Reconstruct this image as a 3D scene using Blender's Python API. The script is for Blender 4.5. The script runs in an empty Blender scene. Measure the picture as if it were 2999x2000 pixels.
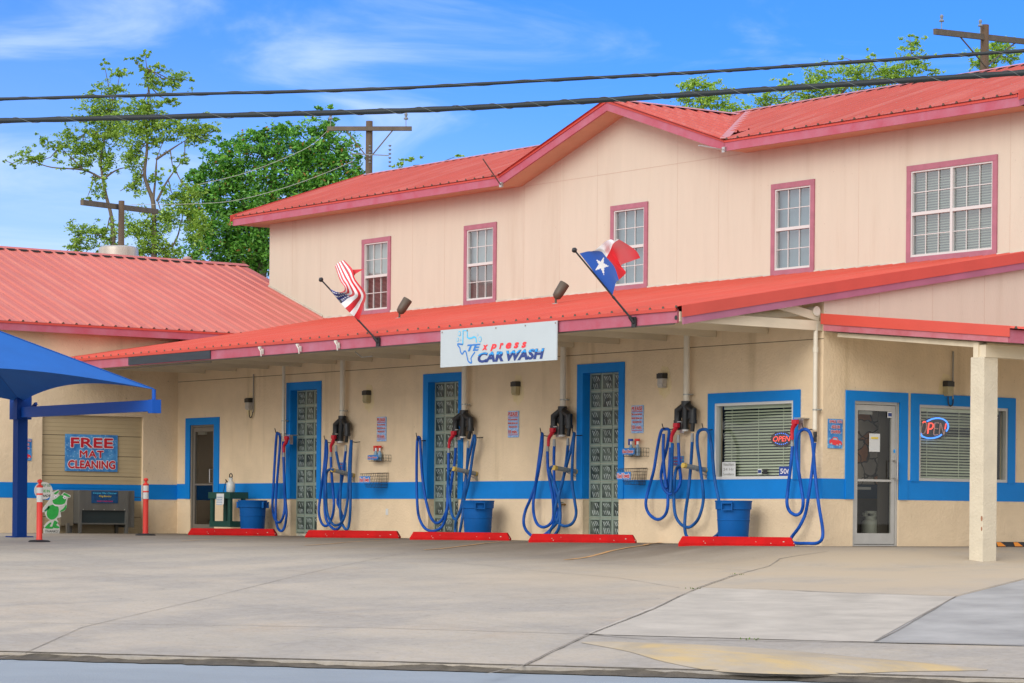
import bpy, bmesh, math, random
from math import sin, cos, pi, radians, sqrt, floor
from mathutils import Vector, Matrix
random.seed(7)
SC = bpy.context.scene
COL = SC.collection
# ------------------------------------------------------------------ camera
TH = radians(37.0525); RO = radians(.506); FP = 8041.; CX, CY = 1499.5, 1515.45
FW = (-cos(TH), sin(TH), 0.)
R0 = (sin(TH), cos(TH), 0.)
RV = (R0[0]*cos(RO), R0[1]*cos(RO), sin(RO))
UV = (-R0[0]*sin(RO), -R0[1]*sin(RO), cos(RO))
CAM = (31.246, -29.646, .3648)
cd = bpy.data.cameras.new('camera')
cd.lens = FP/2999*36; cd.sensor_width = 36; cd.sensor_fit = 'HORIZONTAL'
cd.shift_y = (CY-1000)/2999; cd.clip_end = 3000; cd.clip_start = .1
co = bpy.data.objects.new('camera', cd); COL.objects.link(co)
co.matrix_world = Matrix(((RV[0], UV[0], -FW[0], CAM[0]), (RV[1], UV[1], -FW[1], CAM[1]),
                          (RV[2], UV[2], -FW[2], CAM[2]), (0, 0, 0, 1)))
SC.camera = co
# ------------------------------------------------------------------ world, sun, exposure
SUN_EL = radians(27)
# the sun stands behind and to the left of the camera, veiled by thin cloud
az = math.atan2(-.92, .39)
sunv = Vector((cos(az)*cos(SUN_EL), sin(az)*cos(SUN_EL), sin(SUN_EL)))
W = bpy.data.worlds.new("World"); SC.world = W; W.use_nodes = True
nt = W.node_tree; nt.nodes.clear()
def N(t, **k):
    n = nt.nodes.new(t)
    for a, b in k.items(): setattr(n, a, b)
    return n
L = nt.links.new
wo = N('ShaderNodeOutputWorld'); bg = N('ShaderNodeBackground'); bg.inputs[1].default_value = .10
sky = N('ShaderNodeTexSky'); sky.sky_type = 'NISHITA'; sky.sun_disc = False
sky.sun_elevation = SUN_EL; sky.sun_rotation = math.atan2(sunv.x, sunv.y); sky.air_density = 1.0; sky.dust_density = .3; sky.ozone_density = 2.0
hs = N('ShaderNodeHueSaturation'); hs.inputs['Saturation'].default_value = 1.3; hs.inputs['Value'].default_value = 1.5
L(sky.outputs[0], hs.inputs['Color'])
tc = N('ShaderNodeTexCoord')
# deeper blue with height, paler towards the lower left
hz = N('ShaderNodeMapRange')
# cirrus streaks: stretched noise on the sky direction
sep = N('ShaderNodeSeparateXYZ'); L(tc.outputs['Generated'], sep.inputs[0])
dt = N('ShaderNodeVectorMath', operation='DOT_PRODUCT'); L(tc.outputs['Generated'], dt.inputs[0]); dt.inputs[1].default_value = R0
df = N('ShaderNodeVectorMath', operation='DOT_PRODUCT'); L(tc.outputs['Generated'], df.inputs[0]); df.inputs[1].default_value = FW
ez = N('ShaderNodeMath', operation='MULTIPLY_ADD'); L(dt.outputs['Value'], ez.inputs[0]); ez.inputs[1].default_value = .28; L(sep.outputs[2], ez.inputs[2])
L(ez.outputs[0], hz.inputs[0]); hz.inputs[1].default_value = .03; hz.inputs[2].default_value = .20; hz.interpolation_type = 'SMOOTHSTEP'
tn = N('ShaderNodeMix', data_type='RGBA'); L(hz.outputs[0], tn.inputs['Factor']); tn.inputs['A'].default_value = (.47, .50, .80, 1); tn.inputs['B'].default_value = (.19, .38, .84, 1)
tm = N('ShaderNodeMix', data_type='RGBA', blend_type='MULTIPLY'); tm.inputs['Factor'].default_value = 1; L(hs.outputs[0], tm.inputs['A']); L(tn.outputs['Result'], tm.inputs['B'])
cb = N('ShaderNodeCombineXYZ'); L(dt.outputs['Value'], cb.inputs[0]); L(sep.outputs[2], cb.inputs[1]); L(df.outputs['Value'], cb.inputs[2])
mp = N('ShaderNodeMapping'); mp.inputs['Rotation'].default_value = (0, 0, radians(-9)); mp.inputs['Scale'].default_value = (9., 34., 2.)
mp.inputs['Location'].default_value = (1.55, .38, 0)
L(cb.outputs[0], mp.inputs[0])
n1 = N('ShaderNodeTexNoise'); n1.inputs['Scale'].default_value = 1.; n1.inputs['Detail'].default_value = 7; n1.inputs['Roughness'].default_value = .55; n1.inputs['Distortion'].default_value = .8
L(mp.outputs[0], n1.inputs[0])
cr = N('ShaderNodeMapRange'); cr.interpolation_type = 'SMOOTHSTEP'
for i, v_ in zip((1, 2, 3, 4), (.46, .82, 0, .62)): cr.inputs[i].default_value = v_
cs = N('ShaderNodeMath', operation='MULTIPLY_ADD'); L(dt.outputs['Value'], cs.inputs[0]); cs.inputs[1].default_value = -.35; L(n1.outputs[0], cs.inputs[2]); L(cs.outputs[0], cr.inputs[0])
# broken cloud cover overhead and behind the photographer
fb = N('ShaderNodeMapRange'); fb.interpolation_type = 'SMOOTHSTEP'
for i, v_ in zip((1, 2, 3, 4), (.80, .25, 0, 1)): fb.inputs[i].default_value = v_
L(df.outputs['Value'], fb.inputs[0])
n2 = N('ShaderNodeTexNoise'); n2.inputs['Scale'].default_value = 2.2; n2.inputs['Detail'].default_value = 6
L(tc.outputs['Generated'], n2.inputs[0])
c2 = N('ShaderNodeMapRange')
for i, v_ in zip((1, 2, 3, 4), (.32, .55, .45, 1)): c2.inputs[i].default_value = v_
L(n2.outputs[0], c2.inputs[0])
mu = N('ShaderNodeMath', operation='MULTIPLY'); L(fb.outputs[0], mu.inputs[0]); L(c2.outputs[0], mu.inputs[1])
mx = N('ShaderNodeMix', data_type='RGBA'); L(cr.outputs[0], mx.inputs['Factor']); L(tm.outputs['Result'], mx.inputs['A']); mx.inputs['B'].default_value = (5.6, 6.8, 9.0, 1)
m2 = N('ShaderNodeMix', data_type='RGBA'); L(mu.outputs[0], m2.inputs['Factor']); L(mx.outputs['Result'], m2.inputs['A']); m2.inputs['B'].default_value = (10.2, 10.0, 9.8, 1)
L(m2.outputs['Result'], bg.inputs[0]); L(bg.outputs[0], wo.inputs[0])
sl = bpy.data.lights.new('sun', 'SUN'); sl.energy = 1.25; sl.angle = radians(34); sl.color = (1, .95, .87)
so = bpy.data.objects.new('sun', sl); COL.objects.link(so); so.location = (0, -20, 40)
so.rotation_euler = sunv.to_track_quat('Z', 'Y').to_euler()
VS = SC.view_settings; VS.view_transform = 'Standard'; VS.look = 'None'; VS.gamma = 1; VS.exposure = .5
SC.render.engine = 'CYCLES'
# ------------------------------------------------------------------ survey helpers: sight lines to known planes
def ray(x, y):
    a = (x-CX)/FP; b = (CY-y)/FP
    return [FW[i]+a*RV[i]+b*UV[i] for i in range(3)]
def PY(x, y, Y=0.):
    r = ray(x, y); t = (Y-CAM[1])/r[1]; return Vector([CAM[i]+t*r[i] for i in range(3)])
def PX(x, y, X=0.):
    r = ray(x, y); t = (X-CAM[0])/r[0]; return Vector([CAM[i]+t*r[i] for i in range(3)])
def PF(x, y, D):
    r = ray(x, y); return Vector([CAM[i]+D*r[i] for i in range(3)])
def Zm(ox, oy, s): return lambda x, y: (ox+x*s, oy+y*s)
K = 2999/2351.
CA = (6.811, -17.456); CD = (.822, .5696); CN = (-.5696, .822)
def smooth(a, b, x):
    x = min(1, max(0, (x-a)/(b-a))); return x*x*(3-2*x)
def gz(x, y):
    t = (x-CA[0])*CN[0]+(y-CA[1])*CN[1]
    if t < 0: return -1.0
    zt = -max(0, 1-t/24)**1.4
    dm = math.hypot(max(0, x), max(0, -y)) if not (x < 0 and y > 0) else 0
    dw = max(0, x+19.9)
    return -.04+smooth(1.5, 3.8, min(dm, dw))*zt*.96
def PG(x, y, up=0.):
    r = ray(x, y)
    lo, hi = 20., 90.
    f = lambda t: CAM[2]+t*r[2]-gz(CAM[0]+t*r[0], CAM[1]+t*r[1])
    t = lo
    while t < hi and f(t) > 0: t += .25
    a, b = t-.25, t
    for _ in range(24):
        m = (a+b)/2
        if f(m) > 0: a = m
        else: b = m
    X, Y = CAM[0]+a*r[0], CAM[1]+a*r[1]
    return Vector((X, Y, gz(X, Y)+up))
# ------------------------------------------------------------------ materials
def lin(c):
    return tuple(((v/255)/12.92 if v <= 10 else (((v/255)+.055)/1.055)**2.4) for v in c)
MATS = {}
def mat(name, col, rough=.6, var=0., vscale=2., var2=None, bump=0., bscale=60., metal=0., spec=.5, emit=None, es=1., alpha=None, stretch=(1, 1, 1), coat=0., detail=4, bump2=0., b2scale=8.):
    if name in MATS: return MATS[name]
    m = bpy.data.materials.new(name); m.use_nodes = True; t = m.node_tree
    p = t.nodes['Principled BSDF']
    p.inputs['Base Color'].default_value = (*col, 1); p.inputs['Roughness'].default_value = rough
    p.inputs['Metallic'].default_value = metal; p.inputs['Specular IOR Level'].default_value = spec
    p.inputs['Coat Weight'].default_value = coat
    tcn = t.nodes.new('ShaderNodeTexCoord'); mpn = t.nodes.new('ShaderNodeMapping'); mpn.inputs['Scale'].default_value = stretch
    t.links.new(tcn.outputs['Object'], mpn.inputs[0])
    if var > 0 or var2:
        n = t.nodes.new('ShaderNodeTexNoise'); n.inputs['Scale'].default_value = vscale; n.inputs['Detail'].default_value = detail+2; n.inputs['Roughness'].default_value = .6
        t.links.new(mpn.outputs[0], n.inputs[0])
        mr = t.nodes.new('ShaderNodeMapRange'); mr.inputs[1].default_value = .3; mr.inputs[2].default_value = .7
        t.links.new(n.outputs[0], mr.inputs[0])
        mxn = t.nodes.new('ShaderNodeMix'); mxn.data_type = 'RGBA'
        c2_ = var2 if var2 else tuple(c*(1-var) for c in col)
        mxn.inputs['A'].default_value = (*c2_, 1); mxn.inputs['B'].default_value = (*[min(1, c*(1+(0 if var2 else var*.4))) for c in col], 1)
        t.links.new(mr.outputs[0], mxn.inputs['Factor']); t.links.new(mxn.outputs['Result'], p.inputs['Base Color'])
    if bump > 0:
        nb = t.nodes.new('ShaderNodeTexNoise'); nb.inputs['Scale'].default_value = bscale; nb.inputs['Detail'].default_value = 5
        t.links.new(mpn.outputs[0], nb.inputs[0])
        b = t.nodes.new('ShaderNodeBump'); b.inputs['Strength'].default_value = bump; b.inputs['Distance'].default_value = .02
        t.links.new(nb.outputs[0], b.inputs['Height'])
        if bump2 > 0:
            nb2 = t.nodes.new('ShaderNodeTexNoise'); nb2.inputs['Scale'].default_value = b2scale
            t.links.new(mpn.outputs[0], nb2.inputs[0])
            b2 = t.nodes.new('ShaderNodeBump'); b2.inputs['Strength'].default_value = bump2; b2.inputs['Distance'].default_value = .05
            t.links.new(nb2.outputs[0], b2.inputs['Height']); t.links.new(b.outputs[0], b2.inputs['Normal']); b = b2
        t.links.new(b.outputs[0], p.inputs['Normal'])
    if emit:
        p.inputs['Emission Color'].default_value = (*emit, 1); p.inputs['Emission Strength'].default_value = es
    MATS[name] = m
    return m
def glassmat(name, tint=(.8, .85, .85), refl=.06, rough=.02, wavy=0., edge=.6):
    m = bpy.data.materials.new(name); m.use_nodes = True; t = m.node_tree; t.nodes.clear()
    o = t.nodes.new('ShaderNodeOutputMaterial'); mxs = t.nodes.new('ShaderNodeMixShader')
    tr = t.nodes.new('ShaderNodeBsdfTransparent'); tr.inputs[0].default_value = (*tint, 1)
    g = t.nodes.new('ShaderNodeBsdfGlossy'); g.inputs['Roughness'].default_value = rough
    lw = t.nodes.new('ShaderNodeLayerWeight'); lw.inputs[0].default_value = .5
    pw = t.nodes.new('ShaderNodeMath'); pw.operation = 'POWER'; pw.inputs[1].default_value = 4.
    ml = t.nodes.new('ShaderNodeMath'); ml.operation = 'MULTIPLY_ADD'; ml.inputs[1].default_value = edge; ml.inputs[2].default_value = refl
    t.links.new(lw.outputs['Facing'], pw.inputs[0]); t.links.new(pw.outputs[0], ml.inputs[0]); t.links.new(ml.outputs[0], mxs.inputs[0])
    t.links.new(tr.outputs[0], mxs.inputs[1]); t.links.new(g.outputs[0], mxs.inputs[2]); t.links.new(mxs.outputs[0], o.inputs[0])
    if wavy:
        tx = t.nodes.new('ShaderNodeTexCoord'); nz = t.nodes.new('ShaderNodeTexNoise'); nz.inputs['Scale'].default_value = 2.
        b = t.nodes.new('ShaderNodeBump'); b.inputs['Strength'].default_value = wavy; b.inputs['Distance'].default_value = .02
        t.links.new(tx.outputs['Object'], nz.inputs[0]); t.links.new(nz.outputs[0], b.inputs['Height']); t.links.new(b.outputs[0], g.inputs['Normal'])
    MATS[name] = m; return m
# ------------------------------------------------------------------ mesh builder
class MB:
    def __init__(s): s.v = []; s.f = []; s.m = []; s.uv = None
    def add(s, vs, fs, mi=0):
        o = len(s.v); s.v += [tuple(q) for q in vs]; s.f += [tuple(i+o for i in f) for f in fs]; s.m += [mi]*len(fs)
    def quad(s, a, b, c, d, mi=0): s.add([a, b, c, d], [(0, 1, 2, 3)], mi)
    def box(s, x0, x1, y0, y1, z0, z1, mi=0, fr=None):
        P = [(x, y, z) for z in (z0, z1) for y in (y0, y1) for x in (x0, x1)]
        if fr: P = [fr(*q) for q in P]
        s.add(P, [(0, 2, 3, 1), (4, 5, 7, 6), (0, 1, 5, 4), (2, 6, 7, 3), (0, 4, 6, 2), (1, 3, 7, 5)], mi)
    def bar(s, a, b, w, h, up=(0, 0, 1), mi=0):
        a = Vector(a); b = Vector(b); d = (b-a).normalized(); u = Vector(up)
        sd = d.cross(u).normalized()*(w/2); u2 = sd.normalized().cross(d).normalized()*(h/2)
        P = [q+i*sd+j*u2 for q in (a, b) for i, j in ((-1, -1), (1, -1), (1, 1), (-1, 1))]
        s.add(P, [(0, 1, 2, 3), (7, 6, 5, 4), (0, 4, 5, 1), (1, 5, 6, 2), (2, 6, 7, 3), (3, 7, 4, 0)], mi)
    def tube(s, pts, r, n=8, mi=0, cap=True):
        pts = [Vector(p) for p in pts]; k = len(pts)
        rr = r if isinstance(r, (list, tuple)) else [r]*k
        d0 = (pts[1]-pts[0]).normalized(); u = d0.orthogonal().normalized(); vs = []
        for i, p in enumerate(pts):
            d = (pts[min(i+1, k-1)]-pts[max(i-1, 0)]).normalized()
            u = (u-d*u.dot(d)); u = u.normalized() if u.length > 1e-6 else d.orthogonal().normalized()
            w = d.cross(u)
            for j in range(n):
                a = 2*pi*j/n; vs.append(p+(u*cos(a)+w*sin(a))*rr[i])
        fs = [(i*n+j, i*n+(j+1) % n, (i+1)*n+(j+1) % n, (i+1)*n+j) for i in range(k-1) for j in range(n)]
        if cap: fs += [tuple(range(n-1, -1, -1)), tuple((k-1)*n+j for j in range(n))]
        s.add(vs, fs, mi)
    def lathe(s, prof, c=(0, 0, 0), n=24, mi=0, cap=True):
        vs = [(c[0]+r*cos(2*pi*j/n), c[1]+r*sin(2*pi*j/n), c[2]+z) for r, z in prof for j in range(n)]
        k = len(prof)
        fs = [(i*n+j, i*n+(j+1) % n, (i+1)*n+(j+1) % n, (i+1)*n+j) for i in range(k-1) for j in range(n)]
        if cap: fs += [tuple(range(n-1, -1, -1)), tuple((k-1)*n+j for j in range(n))]
        s.add(vs, fs, mi)
    def poly(s, pts, th, fr, d=0., mi=0):
        # flat outline in (a, z) on a frame, with thickness th towards the front
        n = len(pts)
        P = [fr(a, d, z) for a, z in pts]+[fr(a, d-th, z) for a, z in pts]
        s.add(P, [tuple(range(n)), tuple(range(2*n-1, n-1, -1))]+[(i, (i+1) % n, n+(i+1) % n, n+i) for i in range(n)], mi)
    def build(s, name, mats, parent=None, smooth_=False, fix=True):
        me = bpy.data.meshes.new(name)
        off = parent.location if parent else Vector((0, 0, 0))
        if parent and parent.parent: off = off+parent.parent.location
        me.from_pydata([(x-off[0], y-off[1], z-off[2]) for x, y, z in s.v], [], s.f)
        mats = mats if isinstance(mats, (list, tuple)) else [mats]
        for q in mats: me.materials.append(q)
        if len(mats) > 1: me.polygons.foreach_set('material_index', s.m)
        if fix:
            b = bmesh.new(); b.from_mesh(me); bmesh.ops.recalc_face_normals(b, faces=b.faces); b.to_mesh(me); b.free()
        if smooth_:
            me.polygons.foreach_set('use_smooth', [True]*len(me.polygons))
            try: me.set_sharp_from_angle(angle=radians(40))
            except Exception: pass
        me.update()
        o = bpy.data.objects.new(name, me); COL.objects.link(o)
        if parent: o.parent = parent
        return o
def thing(name, label, cat, loc=(0, 0, 0), group=None):
    o = bpy.data.objects.new(name, None); COL.objects.link(o); o.location = loc; o.empty_display_size = .1
    o['label'] = label; o['category'] = cat
    if group: o['group'] = group
    return o
def tag(o, label, cat, group=None):
    o['label'] = label; o['category'] = cat
    if group: o['group'] = group
    return o
def struct(o): o['kind'] = 'structure'; return o
def copy_tree(o, label=None, parent=None):
    c = o.copy(); COL.objects.link(c); c.parent = parent
    if label: c['label'] = label
    for ch in [q for q in bpy.data.objects if q.parent == o]: copy_tree(ch, None, c)
    return c
def spline(P, n=8):
    P = [Vector(p) for p in P]; out = []
    Q = [P[0]*2-P[1]]+P+[P[-1]*2-P[-2]]
    for i in range(1, len(Q)-2):
        a, b, c, d = Q[i-1:i+3]
        for k in range(n):
            t = k/n
            out.append(.5*((2*b)+(c-a)*t+(2*a-5*b+4*c-d)*t*t+(3*b-a-3*c+d)*t**3))
    out.append(P[-1]); return out
# frames: (along wall, depth into wall, height) -> world
def FM(y0=0.): return lambda a, d, z: (a, y0+d, z)
def FX(x0=0.): return lambda a, d, z: (x0-d, a, z)
# lettering: text turned into mesh, stretched to a box a0..a1, z0..z1 on a frame
def text(mb, body, a0, a1, z0, z1, fr, d, mi=0, ref=None, bold=.0, shear=0., th=0., res=3, slant=0., keep=None, space=1.):
    cu = bpy.data.curves.new('t', 'FONT'); cu.body = body; cu.size = 1; cu.offset = bold; cu.shear = shear; cu.resolution_u = res
    cu.space_character = space
    cu.align_x = 'CENTER'
    o = bpy.data.objects.new('t', cu); COL.objects.link(o)
    dg = bpy.context.evaluated_depsgraph_get(); me = bpy.data.meshes.new_from_object(o.evaluated_get(dg))
    vs = [v.co.copy() for v in me.vertices]; fs = [tuple(p.vertices) for p in me.polygons]
    bpy.data.objects.remove(o); bpy.data.curves.remove(cu); bpy.data.meshes.remove(me)
    x0 = min(v.x for v in vs); x1 = max(v.x for v in vs); y0 = min(v.y for v in vs); y1 = max(v.y for v in vs)
    if ref: x0, x1, y0, y1 = ref
    if keep:
        b = bmesh.new(); bv = [b.verts.new(v) for v in vs]
        for f in fs:
            try: b.faces.new([bv[i] for i in f])
            except ValueError: pass
        yc = y0+(y1-y0)*keep
        bmesh.ops.bisect_plane(b, geom=b.verts[:]+b.edges[:]+b.faces[:], plane_co=(0, yc, 0), plane_no=(0, -1, 0), clear_outer=True)
        b.verts.index_update(); vs = [v.co.copy() for v in b.verts]; fs = [tuple(v.index for v in f.verts) for f in b.faces]; b.free()
    mb.add([fr(a0+(v.x-x0)/(x1-x0)*(a1-a0), d, z0+(v.y-y0)/(y1-y0)*(z1-z0)+slant*(v.x-x0)/(x1-x0)) for v in vs], fs, mi)
    return (x0, x1, y0, y1)

def nn(t, ty, **k):
    n = t.nodes.new(ty)
    for a, b in k.items(): setattr(n, a, b)
    return n
def noise(sc, det=5, rot=0, st=(1, 1, 1)):
    m_ = nn(t, 'ShaderNodeMapping'); m_.inputs['Scale'].default_value = st; m_.inputs['Rotation'].default_value = (0, 0, rot)
    t.links.new(tcx.outputs['Object'], m_.inputs[0])
    n = nn(t, 'ShaderNodeTexNoise'); n.inputs['Scale'].default_value = sc; n.inputs['Detail'].default_value = det; n.inputs['Roughness'].default_value = .62
    t.links.new(m_.outputs[0], n.inputs[0]); return n.outputs[0]
def rng(o, a, b, c=0, d=1):
    n = nn(t, 'ShaderNodeMapRange'); n.interpolation_type = 'SMOOTHSTEP'
    for i, q in zip((1, 2, 3, 4), (a, b, c, d)): n.inputs[i].default_value = q
    t.links.new(o, n.inputs[0]); return n.outputs[0]
def mixc(f, a, b, bt='MIX'):
    n = nn(t, 'ShaderNodeMix', data_type='RGBA', blend_type=bt)
    if isinstance(f, float): n.inputs['Factor'].default_value = f
    else: t.links.new(f, n.inputs['Factor'])
    for s_, q in (('A', a), ('B', b)):
        if isinstance(q, tuple): n.inputs[s_].default_value = (*q, 1)
        else: t.links.new(q, n.inputs[s_])
    return n.outputs['Result']
# ------------------------------------------------------------------ palette
TAN = mat('tan_stucco', (.79, .63, .43), .9, .12, 1.3, bump=.45, bscale=24, bump2=.16, b2scale=7, detail=6)
def stain(m_, col, amt, st=(1.6, 1.6, .16), lo=.55, hi=.75):
    global t
    t = m_.node_tree; p = t.nodes['Principled BSDF']; globals()['tcx'] = nn(t, 'ShaderNodeTexCoord'); lk = p.inputs['Base Color'].links[0].from_socket
    a_ = mixc(rng(noise(1., 6, 0, st), lo, hi, 0, amt), lk, col); a_ = mixc(rng(noise(14., 3, 0, (1, 1, 1)), .68, .74, 0, amt), a_, tuple(c*.6 for c in col))
    t.links.new(a_, p.inputs['Base Color'])
TAN2 = mat('tan_trim', (.56, .45, .29), .8, .1, 3, bump=.2, bscale=40)
PEACH = mat('peach_siding', (.61, .56, .455), .8, .04, 1.6, bump=.25, bscale=30, stretch=(3, 3, .35), detail=5)
SOFF = mat('peach_soffit', (.58, .38, .25), .8, .08, 2, bump=.1)
CREAM = mat('cream_timber', (.72, .63, .47), .75, .16, 2.5, bump=.25, bscale=20, stretch=(1, .3, 1))
DECK = mat('cream_ceiling', (.66, .58, .43), .85, .12, 1.4, bump=.2, bscale=20)
BLUE = mat('blue_trim_paint', (.002, .215, .66), .6, .09, 1.7, bump=.12, bscale=40, spec=.25)
stain(TAN, (.44, .33, .18), .5); stain(PEACH, (.47, .39, .29), .42)
RED = mat('red_metal_roof', (.62, .10, .07), .5, .08, .9, spec=.25, detail=3)
REDU = mat('upper_red_roof', (.50, .10, .08), .5, .10, .9, spec=.25, detail=3)
stain(RED, (.60, .15, .11), .7, (5., .35, .35), .45, .7); stain(REDU, (.55, .19, .17), .6, (5., .35, .35), .45, .7); 
RED2 = mat('red_metal_trim', (.56, .075, .055), .5, .08, 2., spec=.3)
REDW = mat('sheen_faded_red_roof', (.56, .165, .135), .5, .08, .8, spec=.25, detail=3)  # paler copy of the roof red, grazing sky sheen put into the colour
stain(REDW, (.58, .22, .18), .6, (.35, 5., .35), .45, .7)
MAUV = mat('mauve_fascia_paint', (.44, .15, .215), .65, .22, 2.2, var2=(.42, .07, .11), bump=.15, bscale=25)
PINK = mat('pink_window_trim', (.40, .15, .205), .65, .15, 6, bump=.15, bscale=25)
WHITE = mat('white_vinyl', (.62, .63, .62), .5)
ALU = mat('aluminium_frame', (.48, .47, .44), .42, .08, 5, metal=.25)
BRONZ = mat('bronze_frame', (.22, .20, .17), .45, .1, 4, metal=.3)
MORT = mat('mortar', (.62, .58, .46), .8)
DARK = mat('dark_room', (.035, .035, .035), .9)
ROOM = mat('room_wall', (.22, .19, .14), .9)
BLIND = mat('blind_slats', (.70, .74, .56), .6, .05, 2)
PANE = glassmat('window_glass', (.82, .86, .84), .05, .02)
PANE2 = glassmat('upper_window_glass', (.70, .78, .79), .24, .05, .05)
DOORG = glassmat('door_glass', (.68, .70, .68), .03, .01, edge=.35)
DOORL = glassmat('side_door_glass', (.6, .62, .6), .14, .01, edge=.4)
FOAM = mat('grey_foam_closure', (.12, .10, .08), .9)
SCREW = mat('screw_heads', (.30, .22, .20), .5)
BLACK = mat('black_plastic', (.015, .016, .018), .45)
STEEL = mat('steel', (.50, .50, .50), .35, .1, 4, metal=.8)
# ------------------------------------------------------------------ ground, road, lot
gr = MB(); gr.quad((-900, -900, -1.35), (900, -900, -1.35), (900, 900, -1.35), (-900, 900, -1.35))
struct(gr.build('ground', mat('dry_earth', (.16, .14, .09), .95, .4, .05, bump=.2)))
def LW(t, w, z): return (CA[0]+CD[0]*w+CN[0]*t, CA[1]+CD[1]*w+CN[1]*t, z)
rd = MB(); nt_ = 30
ts = [-60, -40, -25, -15, -8, -4, -2, -.6, .05]
for i in range(len(ts)-1):
    for k in range(-20, 20):
        f = lambda t, w: LW(t, w*8, -1.06-.012*min(0, t)*0)
        rd.quad(f(ts[i], k), f(ts[i], k+1), f(ts[i+1], k+1), f(ts[i+1], k))
ASPH = mat('pale_road', (.28, .325, .37), .8, .14, .5, bump=.5, bscale=45, stretch=(1, 1, 1), detail=8)
struct(rd.build('road', ASPH))
# concrete lot: one sheet with stains
lm = bpy.data.materials.new('lot_concrete'); lm.use_nodes = True; t = lm.node_tree; p = t.nodes['Principled BSDF']; p.inputs['Roughness'].default_value = .82
tcx = nn(t, 'ShaderNodeTexCoord')
c = mixc(rng(noise(.22, 6, .5), .35, .65), (.39, .352, .29), (.47, .412, .33))
c = mixc(rng(noise(.5, 6, .3, (1, 1, 1)), .5, .8), c, (.42, .34, .25))
c = mixc(rng(noise(1.3, 8, -.6, (.35, 1.6, 1)), .55, .85, 0, .5), c, (.22, .22, .22))
c = mixc(rng(noise(.75, 8, .2, (1, .6, 1)), .42, .62, 0, .55), c, (.27, .255, .235))
c = mixc(rng(noise(28, 4), .45, .75, 0, .4), c, (.20, .19, .175))
c = mixc(rng(noise(.35, 7, .61, (.35, 2.2, 1)), .45, .70, 0, .5), c, (.26, .245, .225))
c = mixc(rng(noise(6.5, 2), .70, .73, 0, .5), c, (.16, .145, .125))
c = mixc(rng(noise(9, 8), .35, .75, 0, .35), c, (.47, .45, .43))
c = mixc(rng(noise(3.2, 3), .70, .76, 0, .45), c, (.20, .18, .16))
sx0 = nn(t, 'ShaderNodeSeparateXYZ'); t.links.new(tcx.outputs['Object'], sx0.inputs[0])
wm = nn(t, 'ShaderNodeMath', operation='MULTIPLY'); t.links.new(rng(sx0.outputs[0], -1.5, 2.5), wm.inputs[0]); wn = nn(t, 'ShaderNodeMath', operation='MULTIPLY'); t.links.new(rng(sx0.outputs[1], -11.0, -4.0, 0, .95), wn.inputs[0]); t.links.new(rng(noise(.6, 7, .3, (1, .7, 1)), .3, .6, .25, 1), wn.inputs[1]); t.links.new(wn.outputs[0], wm.inputs[1])
c = mixc(wm.outputs[0], c, (.46, .38, .275))
# tyre and water grime on the parking bays along the front of the building
sx = nn(t, 'ShaderNodeSeparateXYZ'); t.links.new(tcx.outputs['Object'], sx.inputs[0])
g1 = rng(sx.outputs[1], -7.5, -1.2); g2 = rng(sx.outputs[0], 3.0, -1.0)
gm = nn(t, 'ShaderNodeMath', operation='MULTIPLY'); t.links.new(g1, gm.inputs[0]); t.links.new(g2, gm.inputs[1])
gn = nn(t, 'ShaderNodeMath', operation='MULTIPLY'); t.links.new(gm.outputs[0], gn.inputs[0]); t.links.new(rng(noise(.9, 6, 0, (1, .5, 1)), .2, .6, .55, .95), gn.inputs[1])
c = mixc(gn.outputs[0], c, (.155, .12, .085))
t.links.new(c, p.inputs['Base Color'])
bp = nn(t, 'ShaderNodeBump'); bp.inputs['Strength'].default_value = .35; bp.inputs['Distance'].default_value = .01
t.links.new(noise(55, 6), bp.inputs['Height']); t.links.new(bp.outputs[0], p.inputs['Normal'])
lot = MB(); tt = [0, .3, .7, 1.2, 2, 3, 4, 5, 6, 7]+[8+.5*i for i in range(50)]+[34, 38, 44]
ww = [-40+.5*i for i in range(200)]
vs = []
for tq in tt:
    for w in ww:
        x, y, _ = LW(tq, w, 0)
        if tq == 0: x += CN[0]*.03*sin(w*3.1)+CN[0]*.02*sin(w*7.7); y += CN[1]*.03*sin(w*3.1)
        vs.append((x, y, gz(x, y) if tq > 0 else -1.0))
nw = len(ww)
lot.add(vs, [(i*nw+j, i*nw+j+1, (i+1)*nw+j+1, (i+1)*nw+j) for i in range(len(tt)-1) for j in range(nw-1)])
lot.add([vs[j] for j in range(nw)]+[(vs[j][0], vs[j][1], -1.12) for j in range(nw)], [(j, j+1, nw+j+1, nw+j) for j in range(nw-1)])
struct(lot.build('concrete_lot', lm, smooth_=True))
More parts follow.
